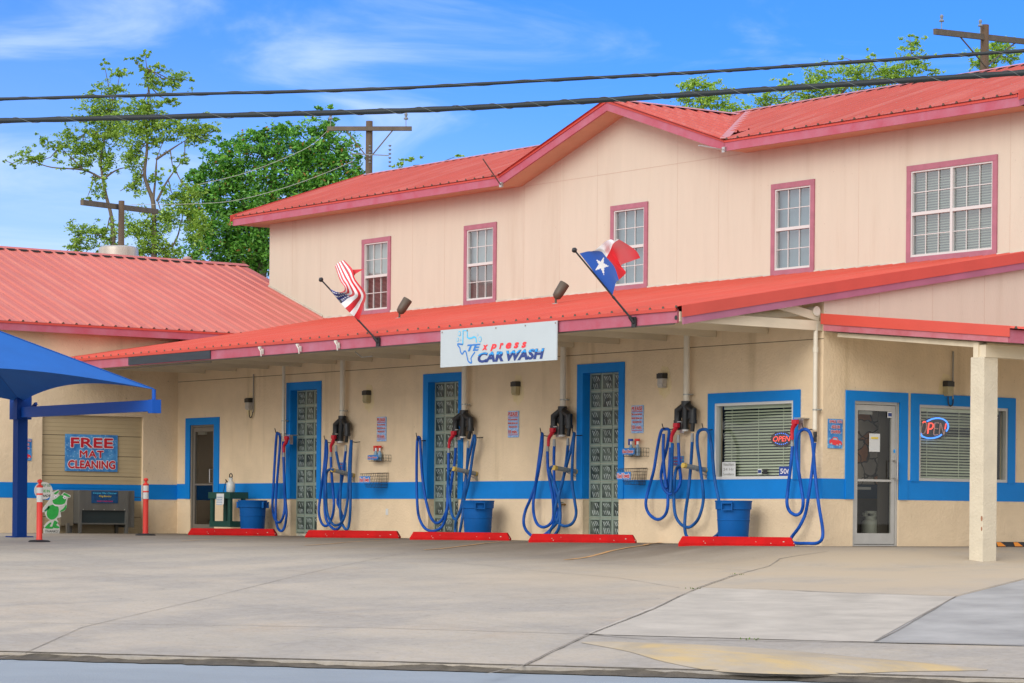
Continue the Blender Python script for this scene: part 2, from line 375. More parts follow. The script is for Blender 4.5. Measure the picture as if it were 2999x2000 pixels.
# gutter lip of gritty dark debris along the road edge
gut = MB(); random.seed(3)
prev = None; wv = [-40+.12*i for i in range(700)]; h0 = 0
P0 = []
for w in wv:
    a = .10+.10*random.random()*(1+.6*sin(w*.9)); b = .015+.035*random.random()
    P0.append((LW(-a, w, -1.052), LW(-.012, w, -1.046+b*.6), LW(.05+.03*random.random(), w, -.985)))
for q, r_ in zip(P0, P0[1:]):
    gut.quad(q[0], r_[0], r_[1], q[1]); gut.quad(q[1], r_[1], r_[2], q[2])
struct(gut.build('gutter_debris', mat('dark_grit', (.11, .095, .075), .95, .5, 6, bump=.6, bscale=40)))
def strip(pts, wid, z=.006, name='pavement_joint', m=None, jit=0., seed=1, wfun=None):
    rnd = random.Random(seed); mb = MB(); G = []
    D = [PG(*q) for q in pts]
    out = []
    for a, b in zip(D, D[1:]):
        n = max(2, int((b-a).length/.35))
        out += [a.lerp(b, i/n) for i in range(n)]
    out.append(D[-1])
    for i, q in enumerate(out):
        d = (out[min(i+1, len(out)-1)]-out[max(0, i-1)]); d.z = 0; d.normalize(); s_ = Vector((-d.y, d.x, 0))
        wd = wid*(1+(rnd.random()-.5)*jit)*(wfun(i/len(out)) if wfun else 1); ofs = (rnd.random()-.5)*jit*wid
        r2 = []
        for e in (-.5, .5):
            x = q.x+s_.x*(wd*e+ofs); y = q.y+s_.y*(wd*e+ofs); r2.append((x, y, gz(x, y)+z))
        G.append(r2)
    for a, b in zip(G, G[1:]): mb.quad(a[0], b[0], b[1], a[1])
    return mb, name
JOINT = mat('joint_dirt', (.29, .265, .23), .95, .4, 8)
CRACK = mat('crack_dirt', (.26, .235, .20), .95, .4, 8)
def Dp(*l): return [(x*K, y*K) for x, y in l]
for pts, wid, m_, sd in [
    (Dp((1115, 1550), (1340, 1463), (1500, 1400), (1600, 1352), (1690, 1320)), .022, CRACK, 1),
    (Dp((1690, 1320), (1790, 1283), (1900, 1266)), .014, JOINT, 2),
    (Dp((1000, 1287), (1200, 1308), (1420, 1327), (1560, 1350)), .010, JOINT, 3),
    (Dp((0, 1430), (470, 1435), (870, 1442), (1340, 1456)), .014, JOINT, 4),
    (Dp((0, 1512), (190, 1440), (450, 1380), (700, 1318), (930, 1270)), .010, JOINT, 5),
    (Dp((1340, 1456), (1480, 1468), (1620, 1470), (2000, 1476), (2351, 1483)), .028, CRACK, 6),
    (Dp((2010, 1474), (2060, 1450), (2120, 1415), (2195, 1370), (2351, 1330)), .016, CRACK, 7),
    (Dp((1610, 1350), (1780, 1355), (1920, 1362), (2195, 1370)), .03, JOINT, 8),
    (Dp((1300, 1290), (1500, 1298), (1720, 1310)), .012, JOINT, 11),
]:
    mb, nm = strip(pts, wid, .013 if sd in (1, 6, 7, 8) else .006, jit=.7, seed=sd); struct(mb.build(nm, m_))
OR_ = mat('faded_orange_line', (.60, .30, .09), .85, .5, 7, var2=(.42, .30, .18))
for pts, wid in [(Dp((1298, 1286), (1400, 1266), (1480, 1252), (1545, 1244)), .09), (Dp((975, 1263), (1080, 1252), (1180, 1243)), .08),
                 (Dp((700, 1253), (790, 1246), (900, 1240)), .06), (Dp((415, 1243), (520, 1237)), .05)]:
    mb, nm = strip(pts, wid, .008, 'parking_line', jit=.25, seed=21); struct(mb.build('parking_line', OR_))
def patch(c4, m_, name, n=14, up=.006, bul=0.):
    q = [PG(*p_) for p_ in c4]; mb = MB(); V = []
    for i in range(n+1):
        for j in range(n+1):
            a = q[0].lerp(q[1], j/n); b = q[3].lerp(q[2], j/n); r_ = a.lerp(b, i/n)
            V.append((r_.x, r_.y, gz(r_.x, r_.y)+up))
    mb.add(V, [(i*(n+1)+j, i*(n+1)+j+1, (i+1)*(n+1)+j+1, (i+1)*(n+1)+j) for i in range(n) for j in range(n)])
    return struct(mb.build(name, m_, smooth_=True))
patch(Dp((1345, 1457), (2003, 1475), (2195, 1370), (1612, 1350)), mat('newer_concrete', (.47, .435, .38), .85, .22, 1.6, bump=.3, bscale=50, detail=8), 'concrete_patch')
patch(Dp((2003, 1476), (2351, 1484), (2351, 1332), (2196, 1371)), mat('old_concrete', (.365, .362, .352), .85, .28, 1.1, bump=.3, bscale=50, detail=8), 'concrete_patch')
# low ramped kerb end with faded yellow paint
kb = MB(); n = 40; lo = Dp((1335, 1476), (1440, 1496), (1530, 1521), (1660, 1543), (1830, 1549), (2060, 1543), (2265, 1540))
hi = Dp((1335, 1474), (1480, 1477), (1640, 1482), (1800, 1493), (1960, 1508), (2110, 1522), (2268, 1537))
LO = spline([PG(*q) for q in lo], 7); HI = spline([PG(*q) for q in hi], 7); V = []
for i, (a, b) in enumerate(zip(LO, HI)):
    s_ = sin(pi*min(1, max(0, i/(len(LO)-1))))
    for k in range(7):
        e = k/6; q = a.lerp(b, e)
        V.append((q.x, q.y, gz(q.x, q.y)+.004+.065*s_**.7*sin(pi*min(1, e*1.02))**.8))
kb.add(V, [(i*7+k, (i+1)*7+k, (i+1)*7+k+1, i*7+k+1) for i in range(len(LO)-1) for k in range(6)])
KM = mat('worn_yellow_kerb', (.43, .37, .28), .85, .2, 1.5, bump=.3, bscale=30, detail=6)
t = KM.node_tree; p = t.nodes['Principled BSDF']; tcx = nn(t, 'ShaderNodeTexCoord'); at_ = nn(t, 'ShaderNodeAttribute'); at_.attribute_name = 'paint'
lk = p.inputs['Base Color'].links[0].from_socket
nm_ = nn(t, 'ShaderNodeMath', operation='MULTIPLY'); t.links.new(rng(at_.outputs['Fac'], .15, .75), nm_.inputs[0]); t.links.new(rng(noise(2.2, 7, .6, (.5, 1.4, 1)), .36, .68, .0, .8), nm_.inputs[1])
t.links.new(mixc(nm_.outputs[0], lk, (.55, .40, .17)), p.inputs['Base Color'])
ko = struct(kb.build('kerb_ramp', KM, smooth_=True, fix=False))
pa_ = ko.data.attributes.new('paint', 'FLOAT', 'POINT'); nL = len(LO)
for i in range(nL):
    for k in range(7): pa_.data[i*7+k].value = max(0, min(1, 1.15-k/6*1.1))*min(1, 4*sin(pi*i/(nL-1)))*(.55 if i < nL*.2 else 1)
# ------------------------------------------------------------------ the building
B = thing('car_wash_building', 'two storey peach and tan car wash building with red metal roofs and blue trim', 'building')
def wallgrid(mb, fr, a0, a1, z0, z1, holes, th, mi=0, jmi=None):
    aa = sorted({a0, a1}|{h[i] for h in holes for i in (0, 1)}); zz = sorted({z0, z1}|{h[i] for h in holes for i in (2, 3)})
    for A, A2 in zip(aa, aa[1:]):
        for Z, Z2 in zip(zz, zz[1:]):
            if any(h[0] <= A and A2 <= h[1] and h[2] <= Z and Z2 <= h[3] for h in holes): continue
            mb.quad(fr(A, 0, Z), fr(A2, 0, Z), fr(A2, 0, Z2), fr(A, 0, Z2), mi)
    for h in holes:
        A, A2, Z, Z2 = h[:4]
        mb.quad(fr(A, 0, Z), fr(A, th, Z), fr(A, th, Z2), fr(A, 0, Z2), mi); mb.quad(fr(A2, 0, Z), fr(A2, th, Z), fr(A2, th, Z2), fr(A2, 0, Z2), mi)
        mb.quad(fr(A, 0, Z2), fr(A2, 0, Z2), fr(A2, th, Z2), fr(A, th, Z2), mi); mb.quad(fr(A, 0, Z), fr(A2, 0, Z), fr(A2, th, Z), fr(A, th, Z), mi)
M0 = FM(0); S0 = FX(0); W0 = FX(-19.9)
GB = [(-15.394, -14.424), (-10.625, -9.664), (-5.986, -5.01)]
w = MB()
LD = (-19.36, -18.37, -.05, 2.26)
wallgrid(w, M0, -19.9, 0, -.5, 3.98, [LD, (-2.538, -.657, 1.015, 2.253)]+[(a, b, -.05, 2.878) for a, b in GB], .16)
w.build('wall', TAN, B, fix=False)
w = MB(); wallgrid(w, S0, 0, 11.4, -.5, 3.56, [(.664, 1.665, -.05, 2.25), (2.10, 4.17, 1.012, 2.235)], .16)
w.build('wall', TAN, B, fix=False)
w = MB(); wallgrid(w, W0, -14, 0, -.8, 4.33, [(-3.214, -.84, -.3, 2.42)], .14); w.build('wall', TAN, B, fix=False)
# stucco control joint and stains on the lower wall
for fr, a0, a1, zz in ((M0, -19.9, 0, 3.19),):
    j = MB(); j.box(a0, a1, -.002, .01, zz, zz+.012, fr=fr); j.build('control_joint', mat('joint_shadow', (.20, .15, .09), .9), B)
for a in (-18.9+2.9*0, -11.45, -7.9, -4.35):
    pass
# upper storey walls
UY = 4.57; U0 = FM(UY); XL = -23.6
g = MB(); top = 7.22
wins = [(-19.694, -18.569, 4.84, 6.53), (-15.819, -14.677, 4.84, 6.53), (-10.903, -9.762, 4.84, 6.53), (-6.22, -5.07, 4.84, 6.53), (-2.742, -.628, 4.84, 6.53)]
T = .10
wallgrid(g, U0, XL, 0, 4.0, top, [(a+T, b-T, z0+T, z1-T) for a, b, z0, z1 in wins], .1)
gc, gw, gh = -10.37, 3.45, 1.18
g.add([U0(gc-gw, 0, top), U0(gc+gw, 0, top), U0(gc, 0, top+gh)], [(0, 1, 2)])
UW = g
g = MB(); g.add([(XL, UY, 3.5), (XL, 11.4, 3.5), (XL, 11.4, 7.3), (XL, 7.7, 8.5), (XL, UY, 7.3)], [(0, 1, 2, 3, 4)])
g.build('side_wall', PEACH, B, fix=False)
g = MB(); g.add([(0, 0, 3.55), (0, UY, 3.55), (0, UY, 4.74), (0, 0, 3.94)], [(0, 1, 2, 3)])
for y in (1.2, 2.4, 3.6): g.box(y-.004, y+.004, -.002, .01, 3.6, 3.9+.176*y, 1, fr=S0)
SEAM = mat('seam_shadow', (.53, .43, .34), .9)
g.build('side_wall', [PEACH, SEAM], B, fix=False)
g = MB(); g.add([(0, UY, 3.5), (0, 11.4, 3.5), (0, 11.4, 7.3), (0, 7.7, 8.5), (0, UY, 7.3)], [(0, 1, 2, 3, 4)]); g.build('side_wall', PEACH, B, fix=False)
sm = UW
for x in [-22.6, -21.4, -17.75, -16.55, -13.75, -12.55, -11.35, -8.9, -7.7, -3.95, -.35]:
    z1 = top if abs(x-gc) > gw else top+gh*(1-abs(x-gc)/gw)
    for q in wins: pass
    sm.box(x-.0035, x+.0035, -.002, .01, 4.75, z1-.02, 1, fr=U0)
sm.box(-13.7, -7.1, -.003, .01, 7.177, 7.187, 1, fr=U0)
sm.build('upper_wall', [PEACH, SEAM], B, fix=False)
# ---- corrugated roofs
def ribbed(O, A, Wd, S, m_, name='roof', pitch=.305, start=0., screws=5, closure=True, rib=.034, caps=True):
    O = Vector(O); A = Vector(A); S = Vector(S); Nn = A.cross(S).normalized()
    if Nn.z < 0: Nn = -Nn
    prof = []; a = 0.
    prof.append((0, 0)); x = start+.08; ribs = []
    while x+.06 < Wd:
        ribs.append(x)
        prof += [(x-.036, 0), (x-.014, rib), (x+.014, rib), (x+.036, 0)]
        for q in (.1, .2):
            if x+q+.02 < Wd-.03 and x+q+.02 < x+pitch-.03: prof += [(x+q-.012, 0), (x+q, .005), (x+q+.012, 0)]
        x += pitch
    prof.append((Wd, 0))
    mb = MB(); n = len(prof)
    P = [O+A*a_+Nn*h for a_, h in prof]+[O+A*a_+Nn*h+S for a_, h in prof]
    mb.add(P, [(i, i+1, n+i+1, n+i) for i in range(n-1)])
    mb.add([O-Nn*.012, O+A*Wd-Nn*.012, O+A*Wd-Nn*.012+S, O-Nn*.012+S], [(0, 1, 2, 3)])
    if screws:
        un = S.normalized(); ln = S.length
        for k in range(screws):
            for i, x in enumerate(ribs):
                for dx in (.06, -.06):
                    if random.random() < .25: continue
                    c = O+A*(x+dx)+un*(ln*(k+.35)/screws)+Nn*.006
                    e = .009
                    mb.add([c-A*e-un*e, c+A*e-un*e, c+A*e+un*e, c-A*e+un*e, c+Nn*.008], [(0, 1, 4), (1, 2, 4), (2, 3, 4), (3, 0, 4)], 1)
    if closure:
        un = S.normalized()
        for x in ribs:
            o_ = O+A*x-un*.004
            mb.add([o_-A*.035, o_+A*.035, o_+A*.0135+Nn*(rib-.001), o_-A*.0135+Nn*(rib-.001)], [(0, 1, 2, 3)], 2)
    return mb.build(name, [m_, SCREW, FOAM], B, fix=False)

SL = 1.29/7.47
ribbed((-21.5, -2.98, 3.53-.005), (1, 0, 0), 21.62, (0, 7.56, 7.56*SL), RED, 'porch_roof', start=.03, screws=7)
# main upper roof: three front strips (the middle one behind the cross gable), one back slope
ZE, ZR, YE, YR = 7.375, 8.66, 3.97, 7.72; MS = (ZR-ZE)/(YR-YE)
ribbed((-24.2, YE, ZE), (1, 0, 0), -13.86+24.2, (0, YR-YE, ZR-ZE), REDU, 'upper_roof', screws=4)
ribbed((-6.89, YE, ZE), (1, 0, 0), .30+6.89, (0, YR-YE, ZR-ZE), REDU, 'upper_roof', screws=4)
ribbed((-13.86, 4.75, ZE+MS*.78), (1, 0, 0), 6.97, (0, YR-4.75, ZR-ZE-MS*.78), REDU, 'upper_roof', screws=0, closure=False)
ribbed((-24.2, 2*YR-YE, ZE), (1, 0, 0), 24.5, (0, -(YR-YE), ZR-ZE), REDU, 'upper_roof', screws=0, closure=False)
GZ = 8.53
for s_ in (-1, 1):
    ribbed((gc+s_*3.49, YE-.02, ZE-.0), (0, 1, 0), 3.8, (-s_*3.49, 0, GZ-ZE), REDU, 'gable_roof', screws=3, closure=False, start=.05)
rc = MB()
def ridgecap(a, b, side, dr=.06, wd=.18, mi=0):
    a = Vector(a); b = Vector(b); s_ = Vector(side)
    up = Vector((0, 0, .035))
    for q in (-1, 1): rc.quad(a+up, b+up, b+s_*q*wd-Vector((0, 0, dr-.035)), a+s_*q*wd-Vector((0, 0, dr-.035)))
ridgecap((-24.25, YR, ZR), (.35, YR, ZR), (0, 1, 0))
ridgecap((gc, YE-.06, GZ), (gc, 7.5, GZ+.02), (1, 0, 0))

# little dark gaps under the ridge cap at each rib
dg_ = rc
for i in range(78):
    x = -24.1+i*.305+.08
    dg_.box(x+.04, x+.22, YR-.225, YR-.17, ZR-.082, ZR-.05, 1)
for i in range(11):
    y = 4.1+i*.305; dg_.box(gc+.19, gc+.23, y, y+.18, GZ-.09, GZ-.06, 1)
rc.build('ridge_cap', [mat('faded_ridge_metal', (.62, .27, .25), .45, .1, 2), BLACK], B, fix=False)
vc = MB()
for s_ in (-1, 1):
    a = Vector((gc+s_*3.5, 3.96, 7.40)); b = Vector((gc+s_*.25, 7.5, 8.60))
    vc.bar(a, b, .16, .012, mi=0)
vc.build('valley_flashing', mat('faded_ridge_metal', (0, 0, 0)), B)
# ---- left wing roof
WZ = 4.28
ribbed((-19.55, -14, WZ), (0, 1, 0), 19.0, (-5.9, 0, 5.9*.357), REDW, 'wing_roof', pitch=.305, screws=7)
ribbed((-31.35, -14, WZ), (0, 1, 0), 19.0, (5.9, 0, 5.9*.357), REDW, 'wing_roof', screws=0, closure=False)
rc = MB(); ridgecap((-25.45, -14, WZ+5.9*.357), (-25.45, 5.05, WZ+5.9*.357), (1, 0, 0), .075, .2); dg_ = rc
for i in range(58):
    y = -13.9+i*.305; dg_.box(-25.26, -25.215, y, y+.2, WZ+5.9*.357-.075, WZ+5.9*.357-.03, 1)
rc.build('ridge_cap', [REDW, BLACK], B, fix=False)
g = MB(); g.add([(-19.9, 4.98, 3.), (-31, 4.98, 3.), (-31, 4.98, 4.2), (-25.45, 4.98, 6.3), (-19.9, 4.98, 4.3)], [(0, 1, 2, 3, 4)]); g.build('wing_end_wall', PEACH, B, fix=False)
# white flashing where the wing roof meets the upper wall
fl = MB(); fl.bar((-23.62, UY-.02, 5.72), (-21.3, UY-.02, 4.89), .012, .09, up=(0, 0, 1)); fl.bar((-21.3, UY-.015, 4.875), (.02, UY-.015, 4.845), .012, .05)
fl.build('wall_flashing', mat('white_flashing', (.62, .60, .52), .6, .3, 3), B)
# ---- fascias
fa = MB()
fa.box(-19.36, -.05, -2.96, -2.92, 3.30, 3.51)
f1 = fa.build('fascia', MAUV, B)
fa = MB(); fa.box(-19.36, -.05, -2.99, -2.955, 3.475, 3.525); fa.build('drip_edge', RED2, B)
fa = MB(); fa.box(PY(382.6, 1070, -2.93).x, PY(622, 1050, -2.93).x, -2.985, -2.962, 3.315, 3.47)
fa.build('fascia_repair_board', mat('dark_blue_bare_board', (.035, .045, .06), .8, .3, 4, stretch=(.3, 1, 3)), B)
# porch rake on the right: mauve board with red metal trim over it
dz = lambda y: 3.52+SL*(y+2.9)
fa = MB(); A_ = [(-2.96, dz(-2.96)-.215), (8, dz(8)-.215), (8, dz(8)-.06), (-2.96, dz(-2.96)-.06)]
A_ = [(-2.96, dz(-2.96)-.24), (4.9, dz(4.9)-.24), (4.9, dz(4.9)-.07), (-2.96, dz(-2.96)-.07)]
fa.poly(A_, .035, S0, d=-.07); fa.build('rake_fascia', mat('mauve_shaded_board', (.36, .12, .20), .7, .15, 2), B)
fa = MB(); fa.poly([(-3.0, dz(-3)-.13), (4.9, dz(4.9)-.13), (4.9, dz(4.9)+.045), (-3.0, dz(-3.)+.045)], .012, S0, d=-.108)
fa.quad((.12, -3, dz(-3)+.045), (.12, 4.9, dz(4.9)+.045), (-.04, 4.9, dz(4.9)+.03), (-.04, -3, dz(-3)+.03)); fa.build('rake_trim', RED2, B, fix=False)
# upper fascias
fa = MB(); fa.box(-24.3, -13.83, 4.0, 4.04, 7.17, 7.36); fa.box(-6.92, .32, 4.0, 4.04, 7.17, 7.36)
for s_ in (-1, 1):
    x0 = gc+s_*3.46
    V = [(x0, 7.17), (gc, 8.31), (gc, 8.49), (x0, 7.36)]
    fa.poly(V if s_ < 0 else V[::-1], .04, FM(4.04), 0)
fa.build('fascia', MAUV, B)
fa = MB(); fa.box(-24.3, -13.83, 3.985, 4.0, 7.325, 7.37); fa.box(-6.92, .32, 3.985, 4.0, 7.325, 7.37)
for s_ in (-1, 1):
    x0 = gc+s_*3.46; V = [(x0, 7.335), (gc, 8.465), (gc, 8.53), (x0, 7.395)]
    fa.poly(V if s_ < 0 else V[::-1], .025, FM(4.005), 0)
fa.build('drip_edge', RED2, B)
for xx in (.32, -24.33):
    fa = MB(); fr = FX(xx)
    fa.poly([(4.0, 7.17), (YR, 8.46), (YR, 8.62), (4.0, 7.36)], .04, fr, 0); fa.poly([(2*YR-4, 7.17), (YR, 8.46), (YR, 8.62), (2*YR-4, 7.36)], .04, fr, 0); fa.build('rake_fascia', MAUV, B)
    fa = MB(); fa.poly([(3.96, 7.27), (YR, 8.56), (YR, 8.70), (3.96, 7.42)], .015, FX(xx+(.05 if xx > 0 else -.05)), 0); fa.build('rake_trim', RED2, B)
# soffits
so_ = MB(); so_.quad((-24.3, 4.04, 7.19), (-13.83, 4.04, 7.19), (-13.83, UY, 7.19), (-24.3, UY, 7.19)); so_.quad((-6.92, 4.04, 7.19), (.32, 4.04, 7.19), (.32, UY, 7.19), (-6.92, UY, 7.19))
for s_ in (-1, 1): so_.quad((gc+s_*3.46, 4.04, 7.19), (gc, 4.04, 8.33), (gc, UY, 8.33), (gc+s_*3.46, UY, 7.19))
so_.build('soffit', SOFF, B, fix=False)
so_ = MB(); so_.quad((XL-.7, UY, 7.19), (XL, UY, 7.19), (XL, 11, 7.19), (XL-.7, 11, 7.19)); so_.build('soffit', SOFF, B, fix=False)
# wing fascia
fa = MB(); fa.box(-19.60, -19.56, -14, 1.22, 4.09, 4.27); fa.build('fascia', MAUV, B)
fa = MB(); fa.box(-19.56, -19.545, -14, 1.22, 4.235, 4.275); fa.build('drip_edge', RED2, B)
fa = MB(); fa.quad((-19.9, -14, 4.12), (-19.6, -14, 4.12), (-19.6, 1.2, 4.12), (-19.9, 1.2, 4.12)); fa.build('soffit', TAN2, B, fix=False)
# ---- porch ceiling: deck, joists, end beam, brace, PVC main
ck = MB(); ck.quad((-19.9, -2.92, 3.46), (-.05, -2.92, 3.46), (-.05, 0, 3.46+2.92*SL), (-19.9, 0, 3.46+2.92*SL)); ck.build('porch_ceiling', DECK, B, fix=False)
jx = -.02
xs = [-1.286-1.25*i for i in range(15)]
for x in xs:
    j = MB(); j.box(x-.02, x+.02, -2.92, -.01, 3.335, 3.335+.14); j.build('joist', CREAM, B)
j = MB(); j.box(-.06, -.02, -2.92, .0, 3.32, 3.47); j.build('end_beam', CREAM, B)
j = MB(); j.bar((-.1, -1.25, 3.75), (-.06, -.05, 3.53), .04, .13); j.build('brace', CREAM, B)
j = MB(); j.tube([(-19.5, -.13, 3.60), (-.2, -.13, 3.62)], .06, 12); j.tube([(-.2, -.13, 3.62), (-.02, -.13, 3.62)], .078, 14); j.build('vacuum_main_pipe', mat('cream_pvc', (.74, .68, .56), .5, .1, 3), B, smooth_=True)
j = MB(); j.tube([(-16.5, -2.80, 3.31), (-.3, -2.80, 3.31)], .018, 8); j.tube([(-19, -2.7, 3.28), (-14, -2.7, 3.28)], .012, 8)
j.tube([PY(1090, 1043, -2.6), PY(1060, 1046, -2.6), PY(1040, 1030, -2.7)], .01, 6)
j.build('conduit', mat('grey_conduit', (.30, .29, .26), .5, metal=.3), B, smooth_=True)
# ---- right awning: sloping rake, fascia, soffit and beam, column
AW = lambda x: 3.585-.1*x
aw = MB(); aw.poly([(.06, AW(.06)-.165), (3.99, AW(3.99)-.155), (3.99, AW(3.99)), (.06, AW(.06))], .015, FM(-.11), 0)
aw.build('awning_rake_trim', mat('red_awning_trim', (.62, .075, .05), .42, .06, 2), B)
aw = MB(); aw.poly([(.1, AW(.1)-.265), (3.95, AW(3.95)-.24), (3.95, AW(3.95)-.1), (.1, AW(.1)-.1)], .03, FM(-.075), 0)
aw.build('awning_fascia', mat('pink_awning_board', (.52, .20, .25), .65, .2, 2.5, var2=(.40, .06, .07)), B)
r_ = ribbed((4.02, -.1, AW(4.02)-.03), (0, 1, 0), 8., (-4.02, 0, .4), RED, 'awning_roof', screws=0)
aw = MB(); aw.box(3.93, 3.97, -.09, 8, AW(3.95)-.24, AW(3.95)-.05); aw.build('awning_fascia', MAUV, B)
aw = MB(); aw.quad((.02, -.06, 3.30), (3.9, -.06, 2.93), (3.9, 8, 2.93), (.02, 8, 3.30)); aw.build('awning_soffit', DECK, B, fix=False)
aw = MB(); aw.bar((.3, .06, 3.25), (3.2, .06, 2.96), .1, .08); aw.build('awning_rafter', CREAM, B)
aw = MB(); aw.box(3.28, 3.42, .0, 8, 2.77, 2.95); aw.build('awning_beam', CREAM, B)
aw = MB(); aw.box(3.19, 3.29, -.02, .16, 2.76, 3.0); aw.build('awning_post_cap', CREAM, B)
cl = MB(); cz = gz(3.3, 0)
# square stuccoed column, its base edge chipped
ca, cb_, cw = 3.135, -.02, .27
cl.box(ca, ca+cw, cb_, cb_+cw+.03, cz-.1, 2.775)
clm = cl.build('column', mat('pale_stucco_column', (.62, .555, .43), .9, .1, 3, bump=.5, bscale=30), B)
mo = clm.modifiers.new('b', 'BEVEL'); mo.width = .012; mo.segments = 2
for zz, rr in ((.62, .028), (.47, .022)): sp2 = MB(); sp2.add([(ca+cw*.93+rr*cos(q*pi/4)*.7, cb_-.001, cz+zz+rr*1.5*sin(q*pi/4)) for q in range(8)], [tuple(range(8))]); sp2.build('rust_spot', mat('rust_spot', (.36, .17, .10), .9, .3, 20), B, fix=False)
vd = MB(); q = PY(1979.5, 930, -2.965); vd.add([(q.x+.035*cos(k*pi/6), -2.965, q.z+.035*sin(k*pi/6)) for k in range(12)], [tuple(range(12))]); vd.build('fascia_hole', BLACK, B, fix=False)
# ---- band and blue surrounds
bb = MB()
for a, b in [(-19.9, -19.54), (-18.17, -15.56), (-14.29, -10.80), (-9.52, -6.13), (-4.87, 0.)]: bb.box(a, b+(.004 if b == 0 else 0), -.005, .01, .70, 1.018, fr=M0)
bb.box(.0, .48, -.005, .01, .70, 1.018, fr=S0); bb.box(1.84, 11.4, -.005, .01, .70, 1.018, fr=S0)
bb.box(-14, -3.214, -.005, .01, .68, 1.0, fr=W0); bb.box(-.84, -.005, -.005, .01, .68, 1.0, fr=W0)
bb.build('painted_band', BLUE, B)
def surround(fr, ao, ai, bi, bo, zt, zi, zb, jamb=0., pr=.025, sill=None):
    s = MB()
    s.box(ao, ai, -pr, .012, zb, zt, fr=fr); s.box(bi, bo, -pr, .012, zb, zt, fr=fr); s.box(ai, bi, -pr, .012, zi, zt, fr=fr)
    if jamb:
        s.box(ai, ai+.006, 0, jamb, zb, zi, fr=fr); s.box(bi-.006, bi, 0, jamb, zb, zi, fr=fr); s.box(ai+.006, bi-.006, 0, jamb, zi-.006, zi, fr=fr)
    return s.build('surround', BLUE, B)
for (a, b), bo in zip(GB, (-14.289, -9.52, -4.866)): surround(M0, a-.165, a, b, bo, 3.03, 2.878, .70, jamb=.155)
surround(M0, -19.543, -19.36, -18.37, -18.171, 2.41, 2.26, .70)
surround(M0, -2.701, -2.538, -.657, -.505, 2.42, 2.253, 1.0)
surround(S0, .481, .664, 1.665, 1.846, 2.41, 2.25, .70)
surround(S0, 1.923, 2.10, 4.17, 4.346, 2.41, 2.235, 1.0)
# ---- glass block windows
GBm = bpy.data.materials.new('glass_block'); GBm.use_nodes = True; t = GBm.node_tree; p = t.nodes['Principled BSDF']
tcx = nn(t, 'ShaderNodeTexCoord'); p.inputs['Roughness'].default_value = .2; p.inputs['Specular IOR Level'].default_value = .3
def noise_m(rot, st, sc): 
    m_ = nn(t, 'ShaderNodeMapping'); m_.inputs['Rotation'].default_value = rot; m_.inputs['Scale'].default_value = st
    t.links.new(tcx.outputs['Object'], m_.inputs[0]); n = nn(t, 'ShaderNodeTexNoise'); n.inputs['Scale'].default_value = sc; n.inputs['Detail'].default_value = 1
    t.links.new(m_.outputs[0], n.inputs[0]); return n.outputs[0]
s1 = rng(noise_m((0, radians(28), 0), (26, 1, 5), 1.), .58, .68)
s2 = rng(noise_m((0, 0, 0), (7, 1, 7), 1.), .45, .6)
mm = nn(t, 'ShaderNodeMath', operation='MULTIPLY'); t.links.new(s1, mm.inputs[0]); t.links.new(s2, mm.inputs[1])
c = mixc(rng(noise_m((0, 0, 0), (5, 1, 5), 1.), .35, .65), (.035, .05, .045), (.10, .13, .11))
c = mixc(mm.outputs[0], c, (.16, .20, .18))  # pale streaks in the colour stand in for glints on the waves
t.links.new(c, p.inputs['Base Color'])
bpn = nn(t, 'ShaderNodeBump'); bpn.inputs['Strength'].default_value = .6; bpn.inputs['Distance'].default_value = .02; t.links.new(noise_m((0, radians(28), 0), (26, 1, 5), 1.), bpn.inputs['Height']); t.links.new(bpn.outputs[0], p.inputs['Normal'])
RIM = mat('glass_block_rim', (.27, .34, .285), .3, .15, 6, spec=.4)
for a, b in GB:
    mw = MB(); mw.box(a, b, .14, .16, -.05, 2.88); win = mw.build('glass_block_window', MORT, B)
    bs = .305; rim = MB(); inn = MB(); stk = inn; rs = random.Random(int(a*10))
    for i in range(3):
        a0 = a+.012+i*(bs+.012); a1 = min(a0+bs, b-.004)
        for k in range(10):
            z1 = 2.872-k*(bs+.008); z0 = max(z1-bs, .01)
            if z1 < .05: continue
            rim.box(a0, a1, .125, .139, z0, z1)
            for q_ in range(2):
                lean = .055 if q_ == 0 else .04
                for e_ in range(4):
                    if rs.random() < .12: continue
                    sx_ = a0+.075+e_*.047+(.0 if q_ == 0 else .02); zc_ = z1-.09-(.125 if q_ else 0)-rs.uniform(0, .012); hh = rs.uniform(.030, .050); ww_ = rs.uniform(.008, .014)
                    if sx_+lean+ww_ > a1-.015: continue
                    stk.add([(sx_, .1165, zc_+hh), (sx_+ww_*1.6, .1165, zc_+hh), (sx_+lean+ww_, .1165, zc_-hh), (sx_+lean, .1165, zc_-hh)], [(0, 1, 2, 3)], 1)  # slanted pale bars, painted highlights of the wavy glass
            inn.box(a0+.05, max(a0+.06, a1-(.012 if a1-a0 > .29 else 0)), .118, .1245, z0+.03, z1-.03)
    rim.build('block_rims', RIM, win); inn.build('block_faces', [GBm, mat('wave_highlight', (.52, .60, .57), .2, .5, 14, spec=.5)], win)
